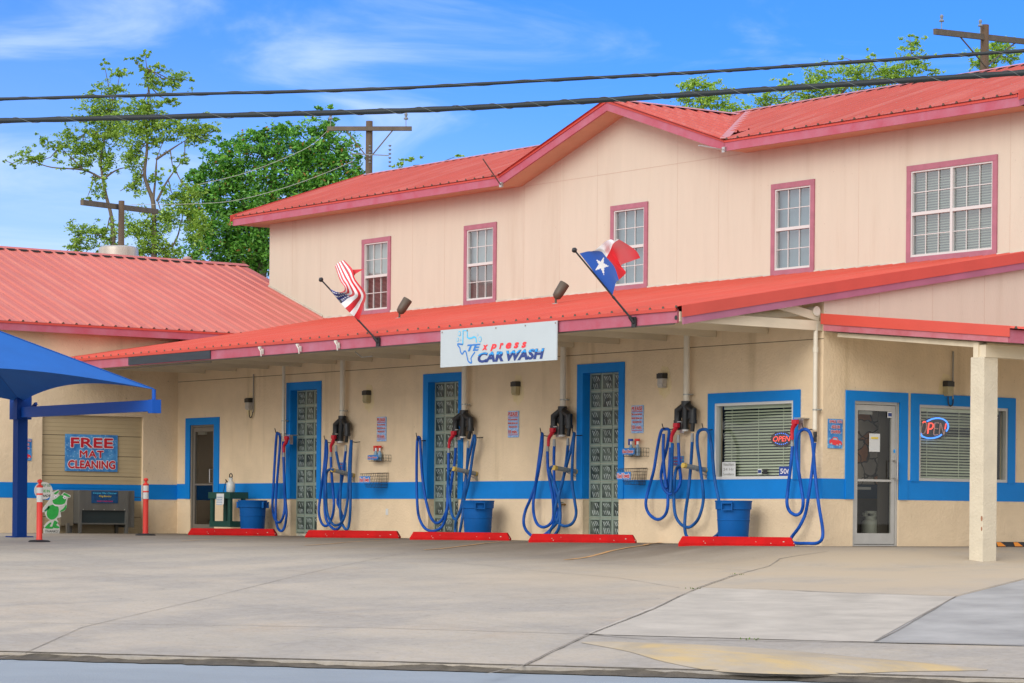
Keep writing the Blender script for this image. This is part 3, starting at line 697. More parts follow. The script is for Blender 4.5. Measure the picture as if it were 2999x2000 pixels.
# ---- storefront doors
def sdoor(fr, a0, a1, zb, zt, am, hinge_left=True, name='door'):
    d = MB(); f = .045
    d.box(a0, a0+f, .02, .12, zb, zt, fr=fr); d.box(a1-f, a1, .02, .12, zb, zt, fr=fr); d.box(a0+f, a1-f, .02, .12, zt-f, zt, fr=fr); d.box(a0+f, a1-f, .02, .12, zb, zb+.02, fr=fr)
    dr = d.build('door_frame', am, B)
    s = MB(); x0, x1, z0, z1 = a0+f+.006, a1-f-.006, zb+.03, zt-f-.008; st = .075
    s.box(x0, x0+st, .035, .08, z0, z1, fr=fr); s.box(x1-st, x1, .035, .08, z0, z1, fr=fr)
    s.box(x0+st, x1-st, .035, .08, z1-.09, z1, fr=fr); s.box(x0+st, x1-st, .035, .08, z0, z0+.17, fr=fr)
    s.box(x0+st, x1-st, .03, .05, .985, 1.02, fr=fr)
    GM = DOORG if fr is S0 else DOORL
    leaf = s.build('door', am, B)
    g = MB(); g.quad(fr(x0+st, .057, z0+.17), fr(x1-st, .057, z0+.17), fr(x1-st, .057, z1-.09), fr(x0+st, .057, z1-.09)); g.build('pane', GM, leaf, fix=False)
    h = MB()
    hx = x1-st*.6
    h.tube([fr(hx, .03, 1.32), fr(hx, -.06, 1.32), fr(hx, -.06, 1.04), fr(hx, .03, 1.04)], .012, 8); h.build('handle', STEEL, leaf, smooth_=True)
    c_ = MB(); c_.box(x0+st+.05, x0+st+.35, .07, .12, z1-.15, z1-.095, fr=fr); c_.build('door_closer', ALU, leaf)
    return leaf
sdoor(M0, -19.36, -18.37, -.035, 2.26, BRONZ)
rdoor = sdoor(S0, .664, 1.665, -.035, 2.25, ALU)
# ---- ground floor windows with blinds
def bwin(fr, a0, a1, z0, z1, holes=True):
    f = MB(); w_ = .045
    f.box(a0, a0+w_, -.012, .09, z0, z1, fr=fr); f.box(a1-w_, a1, -.012, .09, z0, z1, fr=fr); f.box(a0+w_, a1-w_, -.012, .09, z1-w_, z1, fr=fr); f.box(a0+w_, a1-w_, -.012, .09, z0, z0+w_, fr=fr)
    win = f.build('window', WHITE if fr is M0 else ALU, B)
    g = MB(); g.quad(fr(a0+w_, .05, z0+w_), fr(a1-w_, .05, z0+w_), fr(a1-w_, .05, z1-w_), fr(a0+w_, .05, z1-w_)); g.build('pane', PANE, win, fix=False)
    bl = MB(); z = z1-w_-.05; bl.box(a0+.10, a1-.10, .105, .15, z1-w_-.055, z1-w_, fr=fr)
    k = 0
    rnd = random.Random(5)
    while z > z0+.06:
        z -= .0462; til = .0125+rnd.uniform(-.0015, .0015); k += 1
        if fr is S0 and k in (6, 7, 8): til = .005
        P = [fr(a0+.10, .11, z-til), fr(a1-.10-(.05 if (fr is S0 and k > 1) else 0), .11, z-til), fr(a1-.10-(.05 if (fr is S0 and k > 1) else 0), .145, z+til), fr(a0+.10, .145, z+til)]
        bl.add(P+[tuple(Vector(q)+Vector((0, 0, .003))) for q in P], [(0, 1, 2, 3), (7, 6, 5, 4), (0, 4, 5, 1)])
    for a in (a0+.3, (a0+a1)/2, a1-.35): bl.box(a-.004, a+.004, .10, .104, z0+.06, z1-w_, fr=fr)
    bl.build('blinds', BLIND, win)
bwin(M0, -2.538, -.657, 1.015, 2.253); bwin(S0, 2.10, 4.17, 1.012, 2.235)
# rooms behind the ground floor glass
def room(x0, x1, y0, y1, z0, z1, open_, m_):
    r = MB(); q = {'x0': [(x0, y0, z0), (x0, y1, z0), (x0, y1, z1), (x0, y0, z1)], 'x1': [(x1, y0, z0), (x1, y1, z0), (x1, y1, z1), (x1, y0, z1)],
                   'y0': [(x0, y0, z0), (x1, y0, z0), (x1, y0, z1), (x0, y0, z1)], 'y1': [(x0, y1, z0), (x1, y1, z0), (x1, y1, z1), (x0, y1, z1)],
                   'z0': [(x0, y0, z0), (x1, y0, z0), (x1, y1, z0), (x0, y1, z0)], 'z1': [(x0, y0, z1), (x1, y0, z1), (x1, y1, z1), (x0, y1, z1)]}
    for k, v in q.items():
        if k not in open_: r.quad(*v)
    r.build('room', m_, B, fix=False)
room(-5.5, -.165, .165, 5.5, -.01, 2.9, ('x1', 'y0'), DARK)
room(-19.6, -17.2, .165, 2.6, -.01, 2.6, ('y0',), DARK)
# stone wall seen through the right door, blue dado and counter below it
STONE = bpy.data.materials.new('rubble_stone'); STONE.use_nodes = True; t = STONE.node_tree; p = t.nodes['Principled BSDF']; p.inputs['Roughness'].default_value = .9
tcx = nn(t, 'ShaderNodeTexCoord')
vo = nn(t, 'ShaderNodeTexVoronoi'); vo.inputs['Scale'].default_value = 3.6; ve = nn(t, 'ShaderNodeTexVoronoi', feature='DISTANCE_TO_EDGE'); ve.inputs['Scale'].default_value = 3.6
nz = nn(t, 'ShaderNodeTexNoise'); nz.inputs['Scale'].default_value = 3.; va = nn(t, 'ShaderNodeVectorMath', operation='MULTIPLY_ADD'); va.inputs[1].default_value = (.35, .35, .35)
t.links.new(tcx.outputs['Object'], nz.inputs[0]); t.links.new(nz.outputs['Color'], va.inputs[0]); t.links.new(tcx.outputs['Object'], va.inputs[2])
mpp = nn(t, 'ShaderNodeMapping'); mpp.inputs['Scale'].default_value = (1, .8, 1.5); t.links.new(va.outputs[0], mpp.inputs[0])
for q in (vo, ve): t.links.new(mpp.outputs[0], q.inputs['Vector'])
sp_ = nn(t, 'ShaderNodeSeparateColor'); t.links.new(vo.outputs['Color'], sp_.inputs[0])
c = mixc(sp_.outputs[0], (.80, .70, .58), (.58, .50, .45)); c = mixc(rng(sp_.outputs[1], .62, .66), c, (.70, .28, .12))
c = mixc(rng(ve.outputs['Distance'], .03, .06, 1, 0), c, (.10, .085, .07)); t.links.new(c, p.inputs['Base Color'])
s = MB(); s.quad((-.62, .2, .95), (-.62, 2.0, .95), (-.62, 2.0, 2.5), (-.62, .2, 2.5)); s.build('stone_wall', STONE, B, fix=False)
s = MB(); s.box(-.64, -.60, .2, 2., 0, .72); s.build('dark_panel', mat('dark_panelling', (.10, .085, .07), .7, .2, 4), B)
s = MB(); s.box(-.64, -.595, .2, 2., .72, .95); s.build('dado', mat('dark_blue_dado', (.004, .05, .12), .6), B)
s = MB(); s.box(-.6, -.3, .25, 1.35, .86, .90); s.build('counter', mat('grey_counter', (.4, .4, .4), .5), B)
s = MB(); s.box(-.21, -.19, 1.40, 1.62, 0.02, 2.2); s.build('inner_post', mat('inner_dark_post', (.09, .075, .06), .7), B)
# ---- upper windows: pink casing, two sashes with grids
CURT = [mat('white_curtain', (.55, .57, .55), .9, .1, 3), mat('pale_curtain', (.50, .54, .54), .9, .1, 3), mat('grey_curtain', (.30, .38, .42), .9, .1, 2), mat('grey_curtain', (0, 0, 0)), BLIND]
LOWC = [mat('dark_red_curtain', (.20, .10, .10), .9, .3, 4, stretch=(6, 6, .3)), mat('dull_curtain', (.30, .27, .26), .9, .2, 4, stretch=(6, 6, .3)), CURT[2], CURT[2], BLIND]
for wi, (a0, a1, z0, z1) in enumerate(wins):
    tr = MB(); e = .004*wi
    tr.box(a0, a0+T, -.03, .02, z0, z1-T, fr=U0); tr.box(a1-T, a1, -.03, .02, z0, z1-T, fr=U0); tr.box(a0, a1, -.033, .02, z1-T, z1, fr=U0); tr.box(a0+T, a1-T, -.03, .02, z0, z0+T, fr=U0)
    cas = tr.build('window', PINK, B)
    units = [(a0+T, a1-T)] if wi < 4 else [(a0+T, (a0+a1)/2+.0), ((a0+a1)/2, a1-T)]
    zl, zh = z0+T, z1-T; zm = (zl+zh)/2
    fr_ = MB(); pa = MB(); bk = MB()
    for x0, x1 in units:
        f = .028
        fr_.box(x0, x0+f, -.015, .07, zl, zh, fr=U0); fr_.box(x1-f, x1, -.015, .07, zl, zh, fr=U0)
        fr_.box(x0+f, x1-f, -.015, .07, zh-f, zh, fr=U0); fr_.box(x0+f, x1-f, -.015, .07, zl, zl+f+.01, fr=U0); fr_.box(x0+f, x1-f, -.02, .07, zm-.028, zm+.028, fr=U0)
        for (b0, b1) in ((zl+f+.01, zm-.028), (zm+.028, zh-f)):
            for k in (1, 2): xx = x0+f+(x1-x0-2*f)*k/3; fr_.box(xx-.007, xx+.007, .012, .03, b0, b1, fr=U0)
            zz = (b0+b1)/2; fr_.box(x0+f, x1-f, .014, .028, zz-.007, zz+.007, fr=U0)
            pa.quad(U0(x0+f, .033, b0), U0(x1-f, .033, b0), U0(x1-f, .033, b1), U0(x0+f, .033, b1))
    fr_.build('sash', WHITE, cas); pa.build('pane', PANE2, cas)
    bk.quad(U0(a0, .16, z0), U0(a1, .16, z0), U0(a1, .16, zm), U0(a0, .16, zm)); 
    if wi < 4: bk.build('curtain', LOWC[wi], cas, fix=False)
    bk = MB()
    if wi < 4:
        bk.quad(U0(a0, .16, zm), U0(a1, .16, zm), U0(a1, .16, z1), U0(a0, .16, z1)); bk.build('curtain', CURT[wi], cas, fix=False)
    else:
        z = z1-T-.03
        while z > z0+T: bk.add([U0(a0+T, .12, z-.014), U0(a1-T, .12, z-.014), U0(a1-T, .15, z+.014), U0(a0+T, .15, z+.014)], [(0, 1, 2, 3)]); z -= .045
        bk.build('blinds', mat('grey_blinds', (.46, .48, .40), .7), cas, fix=False)
        bk = MB(); bk.quad(U0(a0, .2, z0), U0(a1, .2, z0), U0(a1, .2, z1), U0(a0, .2, z1)); bk.build('room_backing', CURT[2], cas, fix=False)
# ---- roll-up garage door in the wing
gd = MB(); z = -.12; k = 0; d0 = .06
while z < 2.42:
    z1 = min(z+.085, 2.44)
    sec = (k % 5 == 4)
    gd.quad(W0(-3.214, d0, z), W0(-.84, d0, z), W0(-.84, d0, z1-.012), W0(-3.214, d0, z1-.012), 1 if .68 < z+.04 < 1.0 else 0)
    gp = .012 if sec else .004
    gd.quad(W0(-3.214, d0+gp, z1-.012), W0(-.84, d0+gp, z1-.012), W0(-.84, d0, z1), W0(-3.214, d0, z1), 2 if sec else (1 if .68 < z+.04 < 1. else 0)); z = z1; k += 1
gd.build('roll_up_door', [mat('tan_door_metal', (.50, .40, .24), .55, .08, 2), BLUE, mat('door_gap', (.10, .08, .05), .9)], B, fix=False)
# ------------------------------------------------------------------ signs and lettering
def signbox(name, label, cat, fr, a0, a1, z0, z1, m_, th=.012, group=None, d=-.004):
    c = fr((a0+a1)/2, 0, z0); r = thing(name, label, cat, c, group)
    b = MB(); b.box(a0, a1, d-th, d, z0, z1, fr=fr); b.build('board', m_, r); return r
WH = mat('sign_white', (.66, .68, .68), .5); BW = mat('banner_white', (.50, .565, .60), .5, .05, 1); WHL = mat('letter_white', (.85, .82, .86), .6); REDL = mat('letter_red', (.55, .012, .03), .5)
NAVY = mat('letter_navy', (.02, .05, .22), .5); SKYB = mat('letter_sky', (.02, .33, .80), .5); CYAN = mat('letter_cyan', (.07, .52, .85), .5)
MIDB = mat('letter_mid_blue', (.03, .20, .60), .5); CORAL = mat('letter_coral', (.80, .04, .05), .5)
BUB = bpy.data.materials.new('bubble_blue'); BUB.use_nodes = True; t = BUB.node_tree; p = t.nodes['Principled BSDF']; p.inputs['Roughness'].default_value = .5
tcx = nn(t, 'ShaderNodeTexCoord'); v1 = nn(t, 'ShaderNodeTexVoronoi'); v1.inputs['Scale'].default_value = 16.; t.links.new(tcx.outputs['Object'], v1.inputs['Vector'])
c = mixc(rng(noise(5, 4), .3, .7), (.02, .17, .50), (.10, .36, .72)); c = mixc(rng(v1.outputs['Distance'], .20, .30, .55, 0), c, (.35, .62, .88)); t.links.new(c, p.inputs['Base Color'])
def letters(root, name, body, a0, a1, z0, z1, fr, d, m_, outline=None, bold=.0, ob=.05, **k):
    # heavy strokes and halo are built from slightly shifted layers of the same word
    h = z1-z0; o = MB(); b_ = bold*.9*h; rf = None
    for q, (du, dv) in enumerate(((0, 0), (1, 0), (-1, 0), (0, 1), (0, -1)) if bold else ((0, 0),)):
        text(o, body, a0+b_+du*b_, a1-b_+du*b_, z0+b_+dv*b_, z1-b_+dv*b_, fr, d-.0003*q, **k)
    r_ = o.build(name, m_, root, fix=False)
    if outline:
        o = MB(); e = b_+ob*1.3*h
        for q in range(10):
            du, dv = cos(q*pi/5)*e, sin(q*pi/5)*e
            text(o, body, a0+b_+du, a1-b_+du, z0+b_+dv, z1-b_+dv, fr, d+.0045-.0003*q, **k)
        o.build(name+'_outline', outline, root, fix=False)
    return r_
# FREE MAT CLEANING
wf = FX(-19.9); A0, A1, B0, B1 = -2.664, -1.432, 1.252, 2.023
r = signbox('mat_cleaning_sign', 'blue bubble sign reading FREE MAT CLEANING on the tan roll-up door', 'sign', wf, A0, A1, B0, B1, BUB, d=.045)
Wd, Hd = A1-A0, B1-B0
def rel(u0, u1, v0, v1): return (A0+Wd*u0, A0+Wd*u1, B1-Hd*v1, B1-Hd*v0)
letters(r, 'lettering', 'FREE', *rel(.10, .91, .09, .36), wf, .026, REDL, WHL, bold=.055, ob=.05)
letters(r, 'lettering', 'MAT', *rel(.27, .73, .43, .63), wf, .026, REDL, WHL, bold=.05, ob=.05, space=1.15)
letters(r, 'lettering', 'CLEANING', *rel(.05, .955, .70, .93), wf, .026, REDL, WHL, bold=.055, ob=.05)
# SMILE sign half hidden behind the canopy post, and the one beside the right corner
def smile(fr, A0, A1, B0, B1, label, d=-.004):
    r = signbox('camera_sign', label, 'sign', fr, A0, A1, B0, B1, BUB, d=d)
    Wd, Hd = A1-A0, B1-B0; dd = d-.016
    R_ = lambda u0, u1, v0, v1: (A0+Wd*u0, A0+Wd*u1, B1-Hd*v1, B1-Hd*v0)
    letters(r, 'lettering', 'SMILE, YOU', *R_(.07, .93, .04, .15), fr, dd-.005, REDL, WHL, bold=.04, ob=.06)
    letters(r, 'lettering', 'ARE ON', *R_(.2, .78, .21, .32), fr, dd-.005, REDL, WHL, bold=.04, ob=.06)
    letters(r, 'lettering', 'CAMERA', *R_(.17, .83, .38, .49), fr, dd-.005, REDL, WHL, bold=.04, ob=.06)
    c = MB(); P = [(.06, .80), (.10, .72), (.24, .68), (.36, .61), (.60, .62), (.70, .71), (.90, .76), (.95, .83), (.93, .88), (.55, .90), (.12, .85)]
    c.add([fr(A0+Wd*u, dd, B1-Hd*v) for u, v in P], [tuple(range(len(P)))]); c.build('car_picture', CORAL, r, fix=False)
    c = MB(); c.add([fr(A0+Wd*u, dd-.003, B1-Hd*v) for u, v in [(.28, .70), (.38, .64), (.57, .65), (.64, .72)]], [(0, 1, 2, 3)])
    for u, v in ((.2, .84), (.60, .89), (.80, .86)):
        P = [fr(A0+Wd*(u+.065*cos(q*pi/5)), dd-.003, B1-Hd*(v+.03*sin(q*pi/5))) for q in range(10)]; c.add(P, [tuple(range(10))])
    c.build('car_picture_detail', mat('picture_grey', (.45, .5, .55), .5), r, fix=False)
smile(S0, .101, .413, 1.49, 1.95, 'blue SMILE YOU ARE ON CAMERA sign beside the right hand glass door')
smile(wf, -3.75, -3.46, 1.45, 1.90, 'blue camera warning sign with red car half hidden behind the blue canopy post')
# PLEASE signs
def please(a0, a1, z0, z1, label):
    r = signbox('courtesy_sign', label, 'sign', M0, a0, a1, z0, z1, mat('speckled_blue', (.10, .32, .70), .5, .5, 30, var2=(.5, .65, .9)), group='red and blue PLEASE signs between the vacuums')
    Wd, Hd = a1-a0, z1-z0; R_ = lambda u0, u1, v0, v1: (a0+Wd*u0, a0+Wd*u1, z1-Hd*v1, z1-Hd*v0)
    for body, u0, u1, v0, v1 in (('PLEASE', .06, .94, .04, .19), ('Be courteous,', .06, .94, .275, .365), ('limit time on', .06, .94, .41, .50), ('vacuums to:', .12, .90, .555, .635), ('10 min.', .08, .92, .715, .86)):
        letters(r, 'lettering', body, *R_(u0, u1, v0, v1), M0, -.024, REDL, WHL, bold=.05, ob=.07)
    b = MB(); b.box(*R_(.06, .94, .215, .235)[:2], -.021, -.018, *R_(.06, .94, .215, .235)[2:], fr=M0); b.box(*R_(.06, .94, .895, .915)[:2], -.021, -.018, *R_(.06, .94, .895, .915)[2:], fr=M0); b.build('rule', REDL, r)
please(-12.32, -12.01, 1.80, 2.267, 'PLEASE courtesy sign above the two red spray bottles')
please(-8.147, -7.83, 1.80, 2.273, 'PLEASE courtesy sign under the wall lamp below the white banner')
please(-4.668, -4.355, 1.81, 2.278, 'PLEASE courtesy sign nearest to the office window')
# small signs behind the rest tubes
for i, (f, x0, y0, x1, y1, n_) in enumerate([(Zm(900, 1150, .28708), 335, 712, 400, 800, 'second vacuum from the left'), (Zm(1850, 1130, .29966), 412, 688, 512, 778, 'vacuum beside the office window')]):
    a = PY(*f(x0, y0)); b = PY(*f(x1, y1))
    r = signbox('small_notice', 'small blue notice on the wall behind the hoses, '+n_, 'sign', M0, a.x, b.x, b.z, a.z, BUB)
    for k, tx in enumerate(('Do not', 'use for', 'liquids')):
        h = (a.z-b.z); letters(r, 'lettering', tx, a.x+.02, b.x-.02, a.z-h*(.28+.33*k), a.z-h*(.08+.33*k), M0, -.02, REDL, bold=.04)
# the hanging banner
fb_ = lambda a, d, z: (a, -3.0+d, z)
a0, a1, z0, z1 = -6.04, -2.89, 2.855, 3.477
r = signbox('car_wash_banner', 'white banner reading TExpress CAR WASH hanging from the porch eave', 'banner sign', fb_, a0, a1, z0, z1, BW, th=.02, d=0)
Wb, Hb = a1-a0, z1-z0
zf = Zm(1280, 900, .17014)
def bz(x, y): q = PY(*zf(x, y), -3.02); return q.x, q.z
TXp = [(445, 640), (450, 400), (522, 400), (522, 520), (560, 535), (600, 528), (640, 508), (668, 520), (682, 605)]
TXq = [(445, 640), (352, 632), (395, 700), (405, 760), (435, 805), (465, 760), (495, 760), (515, 830), (540, 930), (598, 955), (585, 885), (610, 830), (655, 770)]
def ribbon(pts, wd, sm=1):
    P = [Vector((*bz(*q), 0)) for q in pts]; P = [Vector((q.x, q.y, 0)) for q in P]
    if sm > 1: P = spline(P, sm)
    mb = MB(); E = []
    for i, q in enumerate(P):
        dd = (P[min(i+1, len(P)-1)]-P[max(0, i-1)]).normalized(); n_ = Vector((-dd.y, dd.x, 0))*wd/2
        E.append((fb_(q.x+n_.x, -.024, q.y+n_.y), fb_(q.x-n_.x, -.024, q.y-n_.y)))
    for a, b in zip(E, E[1:]): mb.quad(a[0], b[0], b[1], a[1])
    return mb
ribbon(TXp, .028).build('state_outline', CYAN, r, fix=False); ribbon(TXq, .026, 3).build('state_outline', MIDB, r, fix=False)
def tb(body, x0, x1, y0, y1, m_, d, **k):
    (p0x, p0z), (p1x, p1z) = bz(x0, y1), bz(x1, y0)
    o = MB(); text(o, body, p0x, p1x, p0z, p1z, fb_, d, **k); return o.build('lettering', m_, r, fix=False)
# heights of each word taken at its own left and right end so the lines stay level on the board
def lv(xc, y): return bz(xc, y)[1]
def tbl(body, x0, x1, zlo, zhi, m_, d, **k):
    o = MB(); text(o, body, bz(x0, 500)[0], bz(x1, 500)[0], zlo, zhi, fb_, d, **k); return o.build('lettering', m_, r, fix=False)
tbl('TE', 522, 752, lv(640, 750), lv(640, 632), MIDB, -.024, bold=.04, shear=.3)
tbl('x', 778, 882, lv(830, 735), lv(830, 645), CORAL, -.024, bold=.05, shear=.3); tbl('p', 918, 1030, lv(975, 750), lv(975, 630), CORAL, -.024, bold=.05, shear=.3)
tbl('r', 1072, 1150, lv(1110, 718), lv(1110, 612), CORAL, -.024, bold=.05, shear=.3); tbl('e', 1185, 1285, lv(1235, 713), lv(1235, 605), CORAL, -.024, bold=.05, shear=.3)
tbl('s', 1322, 1415, lv(1368, 705), lv(1368, 600), CORAL, -.024, bold=.05, shear=.3); tbl('s', 1455, 1545, lv(1500, 697), lv(1500, 592), CORAL, -.024, bold=.05, shear=.3)
zlo, zhi = lv(920, 945), lv(920, 765)
tbl('CAR', 705, 1150, zlo, zhi, NAVY, -.024, bold=.05, shear=.22); tbl('WASH', 1195, 1855, zlo, zhi, NAVY, -.024, bold=.05, shear=.22)
tbl('CAR', 709, 1147, zlo+(zhi-zlo)*.47, zhi-.006, SKYB, -.027, bold=.03, shear=.22, keep=.47); tbl('WASH', 1199, 1852, zlo+(zhi-zlo)*.47, zhi-.006, SKYB, -.027, bold=.03, shear=.22, keep=.47)
bu = MB(); bi = MB()
for x, y, R_ in ((388, 452, 26), (743, 550, 28), (360, 558, 20), (405, 562, 11), (700, 473, 11)):
    px, pz = bz(x, y); rr = R_*.17014/8041*48*1.5
    for mb_, q_, dd in ((bu, 1, -.024), (bi, .72, -.0265)):
        mb_.add([fb_(px+rr*q_*cos(k*pi/8), dd, pz+rr*1.1*q_*sin(k*pi/8)) for k in range(16)], [tuple(range(16))])
bu.build('bubbles', CYAN, r, fix=False); bi.build('bubble_highlights', BW, r, fix=False)
sc = MB()
for u in (.015, .24, .49, .74, .99): sc.lathe([(.012, 0), (.012, .01)], (0, 0, 0), 8) if 0 else sc.box(a0+Wb*u-.012, a0+Wb*u+.012, -.028, -.02, z1-.05, z1-.026, fr=fb_)
sc.build('screws', SCREW, r)
# OPEN signs
NEONR = mat('lit_red_tube', (.6, .03, .03), .4, emit=(1, .08, .05), es=1.3); NEONB = mat('lit_blue_tube', (.05, .15, .8), .4, emit=(.05, .25, 1), es=1.6); OFFT = mat('unlit_tube', (.75, .42, .36), .4)
def px3(f, fr, x, y, d):  # point on plane of wall fr at depth d
    X, Y = f(x, y)
    q = PY(X, Y, d) if fr == 'M' else PX(X, Y, -d); return q
f7 = Zm(2460, 1130, .32529)
r = thing('open_sign', 'oval neon OPEN sign with blue ring behind the right hand window', 'neon sign', tuple(px3(f7, 'S', 850, 380, .08)))
b = MB(); P = [px3(f7, 'S', 852+135*cos(q*pi/16), 382+98*sin(q*pi/16), .098) for q in range(32)]; P2 = [p_-Vector((.01, 0, 0)) for p_ in P]
b.add(P+P2, [tuple(range(32)), tuple(range(63, 31, -1))]+[(i, (i+1) % 32, 32+(i+1) % 32, 32+i) for i in range(32)]); b.build('backing', BLACK, r)
def tubes(pls, m_, rad, nm, fr='S', f=f7, d=.08, sm=4):
    mb = MB()
    for pl in pls: mb.tube(spline([px3(f, fr, x, y, d) for x, y in pl], sm), rad, 6)
    return mb.build(nm, m_, r, smooth_=True)
tubes([[(785, 318), (830, 298), (885, 291), (935, 303), (968, 335), (975, 375), (958, 408)]], NEONB, .012, 'ring')
tubes([[(724, 428), (745, 455), (790, 470), (840, 470), (890, 455), (915, 438)]], NEONB, .012, 'ring')
tubes([[(745, 335), (755, 322), (770, 325)], [(790, 430), (800, 335)], [(797, 338), (830, 338), (840, 360), (825, 385), (796, 388)], [(945, 390), (955, 340)]], NEONR, .011, 'letter_tube')
tubes([[(770, 325), (780, 350), (772, 400), (752, 430), (735, 425), (730, 390), (745, 335)], [(890, 335), (856, 335), (850, 385), (845, 438), (880, 438)], [(853, 385), (882, 385)], [(893, 438), (903, 335)], [(905, 335), (935, 440)], [(935, 440), (945, 390)]], OFFT, .010, 'letter_tube')
f6 = Zm(2200, 1150, .2997)
r = thing('open_sign', 'small dark oval OPEN sign with red letters and blue dots in the office window', 'lit sign', tuple(px3(f6, 'M', 300, 450, .06)))
b = MB(); P = [px3(f6, 'M', 295+104*cos(q*pi/16), 452+76*sin(q*pi/16), .098) for q in range(32)]; P2 = [p_-Vector((0, -.008, 0)) for p_ in P]
b.add(P+P2, [tuple(range(32)), tuple(range(63, 31, -1))]+[(i, (i+1) % 32, 32+(i+1) % 32, 32+i) for i in range(32)]); b.build('backing', mat('maroon_board', (.05, .012, .02), .4), r)
q0 = px3(f6, 'M', 216, 478, .09); q1 = px3(f6, 'M', 385, 422, .09); b = MB(); text(b, 'OPEN', q0.x, q1.x, q0.z, q1.z, FM(0), .085, shear=.2, bold=.0); b.build('lettering', NEONR, r, fix=False)
b = MB()
for k in range(24):
    a = k*pi/12; q = px3(f6, 'M', 295+78*cos(a), 450+54*sin(a), .09)
    if abs(sin(a)) > .5: b.box(q.x-.006, q.x+.006, q.y-.006, q.y, q.z-.006, q.z+.006)
b.build('dots', NEONB, r)
def card(name, label, fr, f, box, m_, d=.03, txt=None, tm=None, cat='notice'):
    X0, Y0, X1, Y1 = box; a = px3(f, fr, X0, Y0, d); b = px3(f, fr, X1, Y1, d); F_ = M0 if fr == 'M' else S0
    i = 0 if fr == 'M' else 1
    r = signbox(name, label, cat, F_, a[i], b[i], b.z, a.z, m_, th=.003, d=d)
    if txt: 
        h = a.z-b.z; n_ = len(txt)
        for k, tx in enumerate(txt): letters(r, 'lettering', tx, a[i]+(b[i]-a[i])*.1, b[i]-(b[i]-a[i])*.1, a.z-h*(k+.78)/n_, a.z-h*(k+.22)/n_, F_, d-.006, tm, bold=.02)
    return r
f5 = Zm(1850, 1130, .29966)
card('window_notice', 'white Video Alarm Surveillance notice leaning in the lower left of the office window', 'M', f5, (885, 745, 1015, 885), WH, .035, ['Video/Alarm', '24 Hr', 'Surveillance'], mat('grey_print', (.35, .35, .33), .6))
card('number_plate', 'dark blue plate reading 506 in the lower right of the office window', 'M', f6, (275, 722, 395, 812), mat('plate_blue', (.01, .05, .30), .5), .035, ['506'], WHL, cat='house number')
card('window_sticker', 'small white shield sticker with blue 1 in the office window', 'M', f6, (66, 745, 104, 795), WH, .035, ['1'], NAVY, cat='sticker')
card('window_sticker', 'small black sticker beside the shield in the office window', 'M', f6, (118, 745, 158, 795), BLACK, .035, cat='sticker')
card('door_notice', 'white paper notice with a yellow heading taped to the right hand glass door', 'S', f7, (263, 428, 358, 594), WH, .045, cat='notice')
card('heading_strip', 'yellow heading strip on the paper in the right hand glass door', 'S', f7, (281, 460, 343, 478), mat('notice_yellow', (.80, .60, .05), .6), .038, cat='notice')
card('window_sticker', 'white shield sticker with blue 1 at the top of the right hand glass door', 'S', f7, (427, 232, 470, 288), WH, .045, ['1'], NAVY, cat='sticker')
r = thing('window_sticker', 'small round blue sticker above the handle of the right hand door', 'sticker', tuple(px3(f7, 'S', 494, 588, .03)))
b = MB(); b.add([px3(f7, 'S', 494+14*cos(q*pi/8), 588+17*sin(q*pi/8), .03) for q in range(16)], [tuple(range(16))]); b.build('disc', SKYB, r, fix=False)
# ------------------------------------------------------------------ wall lamps
LENS = mat('yellowed_lens', (.42, .36, .20), .35, .2, 10); LENS2 = mat('clear_lens', (.50, .47, .42), .3, .15, 10)
def lamp(fr, a, z, label, lens, halo=True, cond=0):
    r = thing('wall_lamp', label, 'wall lamp', fr(a, 0, z), 'wall lamps with dark caps along the building')
    h = MB(); h.box(a-.075, a+.075, -.12, -.002, z+.045, z+.125, fr=fr); h.box(a-.065, a+.065, -.10, -.002, z+.125, z+.137, fr=fr); h.build('housing', mat('dark_bronze', (.03, .03, .028), .5), r)
    h = MB(); pr = [(-.105, .045), (-.11, -.06), (-.09, -.105), (-.02, -.11), (-.01, .045)]
    V = [fr(a+s_*.066, d, z+q) for s_ in (-1, 1) for d, q in pr]; h.add(V, [(0, 1, 2, 3, 4), (9, 8, 7, 6, 5)]+[(i, (i+1) % 5, 5+(i+1) % 5, 5+i) for i in range(5)]); h.build('lens', lens, r)
    if cond:
        h = MB(); h.tube([fr(a+.13, -.03, z+.62), fr(a+.13, -.03, z-.16)], .014, 8); h.build('conduit', mat('grey_conduit', (0, 0, 0)), r, smooth_=True)
        h = MB(); h.tube(spline([fr(a+.13, -.04, z-.15), fr(a+.11, -.05, z-.24), fr(a+.05, -.05, z-.27), fr(a+.01, -.05, z-.22), fr(a, -.05, z-.12)], 5), .010, 6); h.build('cable', BLACK, r, smooth_=True)
    if halo:
        h = MB(); V = [(a+.17*cos(q*pi/8)*(1+.12*sin(q*5.1)), z-.01+.27*sin(q*pi/8)*(1+.1*cos(q*3.7))) for q in range(16)]; h.poly(V, .003, fr, .0); h.build('old_paint_patch', mat('old_yellow_paint', (.74, .60, .32), .9, .2, 4, var2=(.78, .64, .42), bump=.5, bscale=28), r)
lamp(M0, -16.93, 2.63, 'wall lamp with curled cable right of the left hand door', LENS2, True, 1)
lamp(M0, -12.62, 2.65, 'yellowed wall lamp above the leftmost PLEASE sign', LENS); lamp(M0, -7.87, 2.66, 'yellowed wall lamp just under the white banner', LENS)
lamp(M0, -3.82, 2.66, 'clear wall lamp left of the thick pipe nearest the office window', LENS2); lamp(S0, 2.72, 2.50, 'yellowed wall lamp with conduit above the right hand window, near the column', LENS, True, 1)
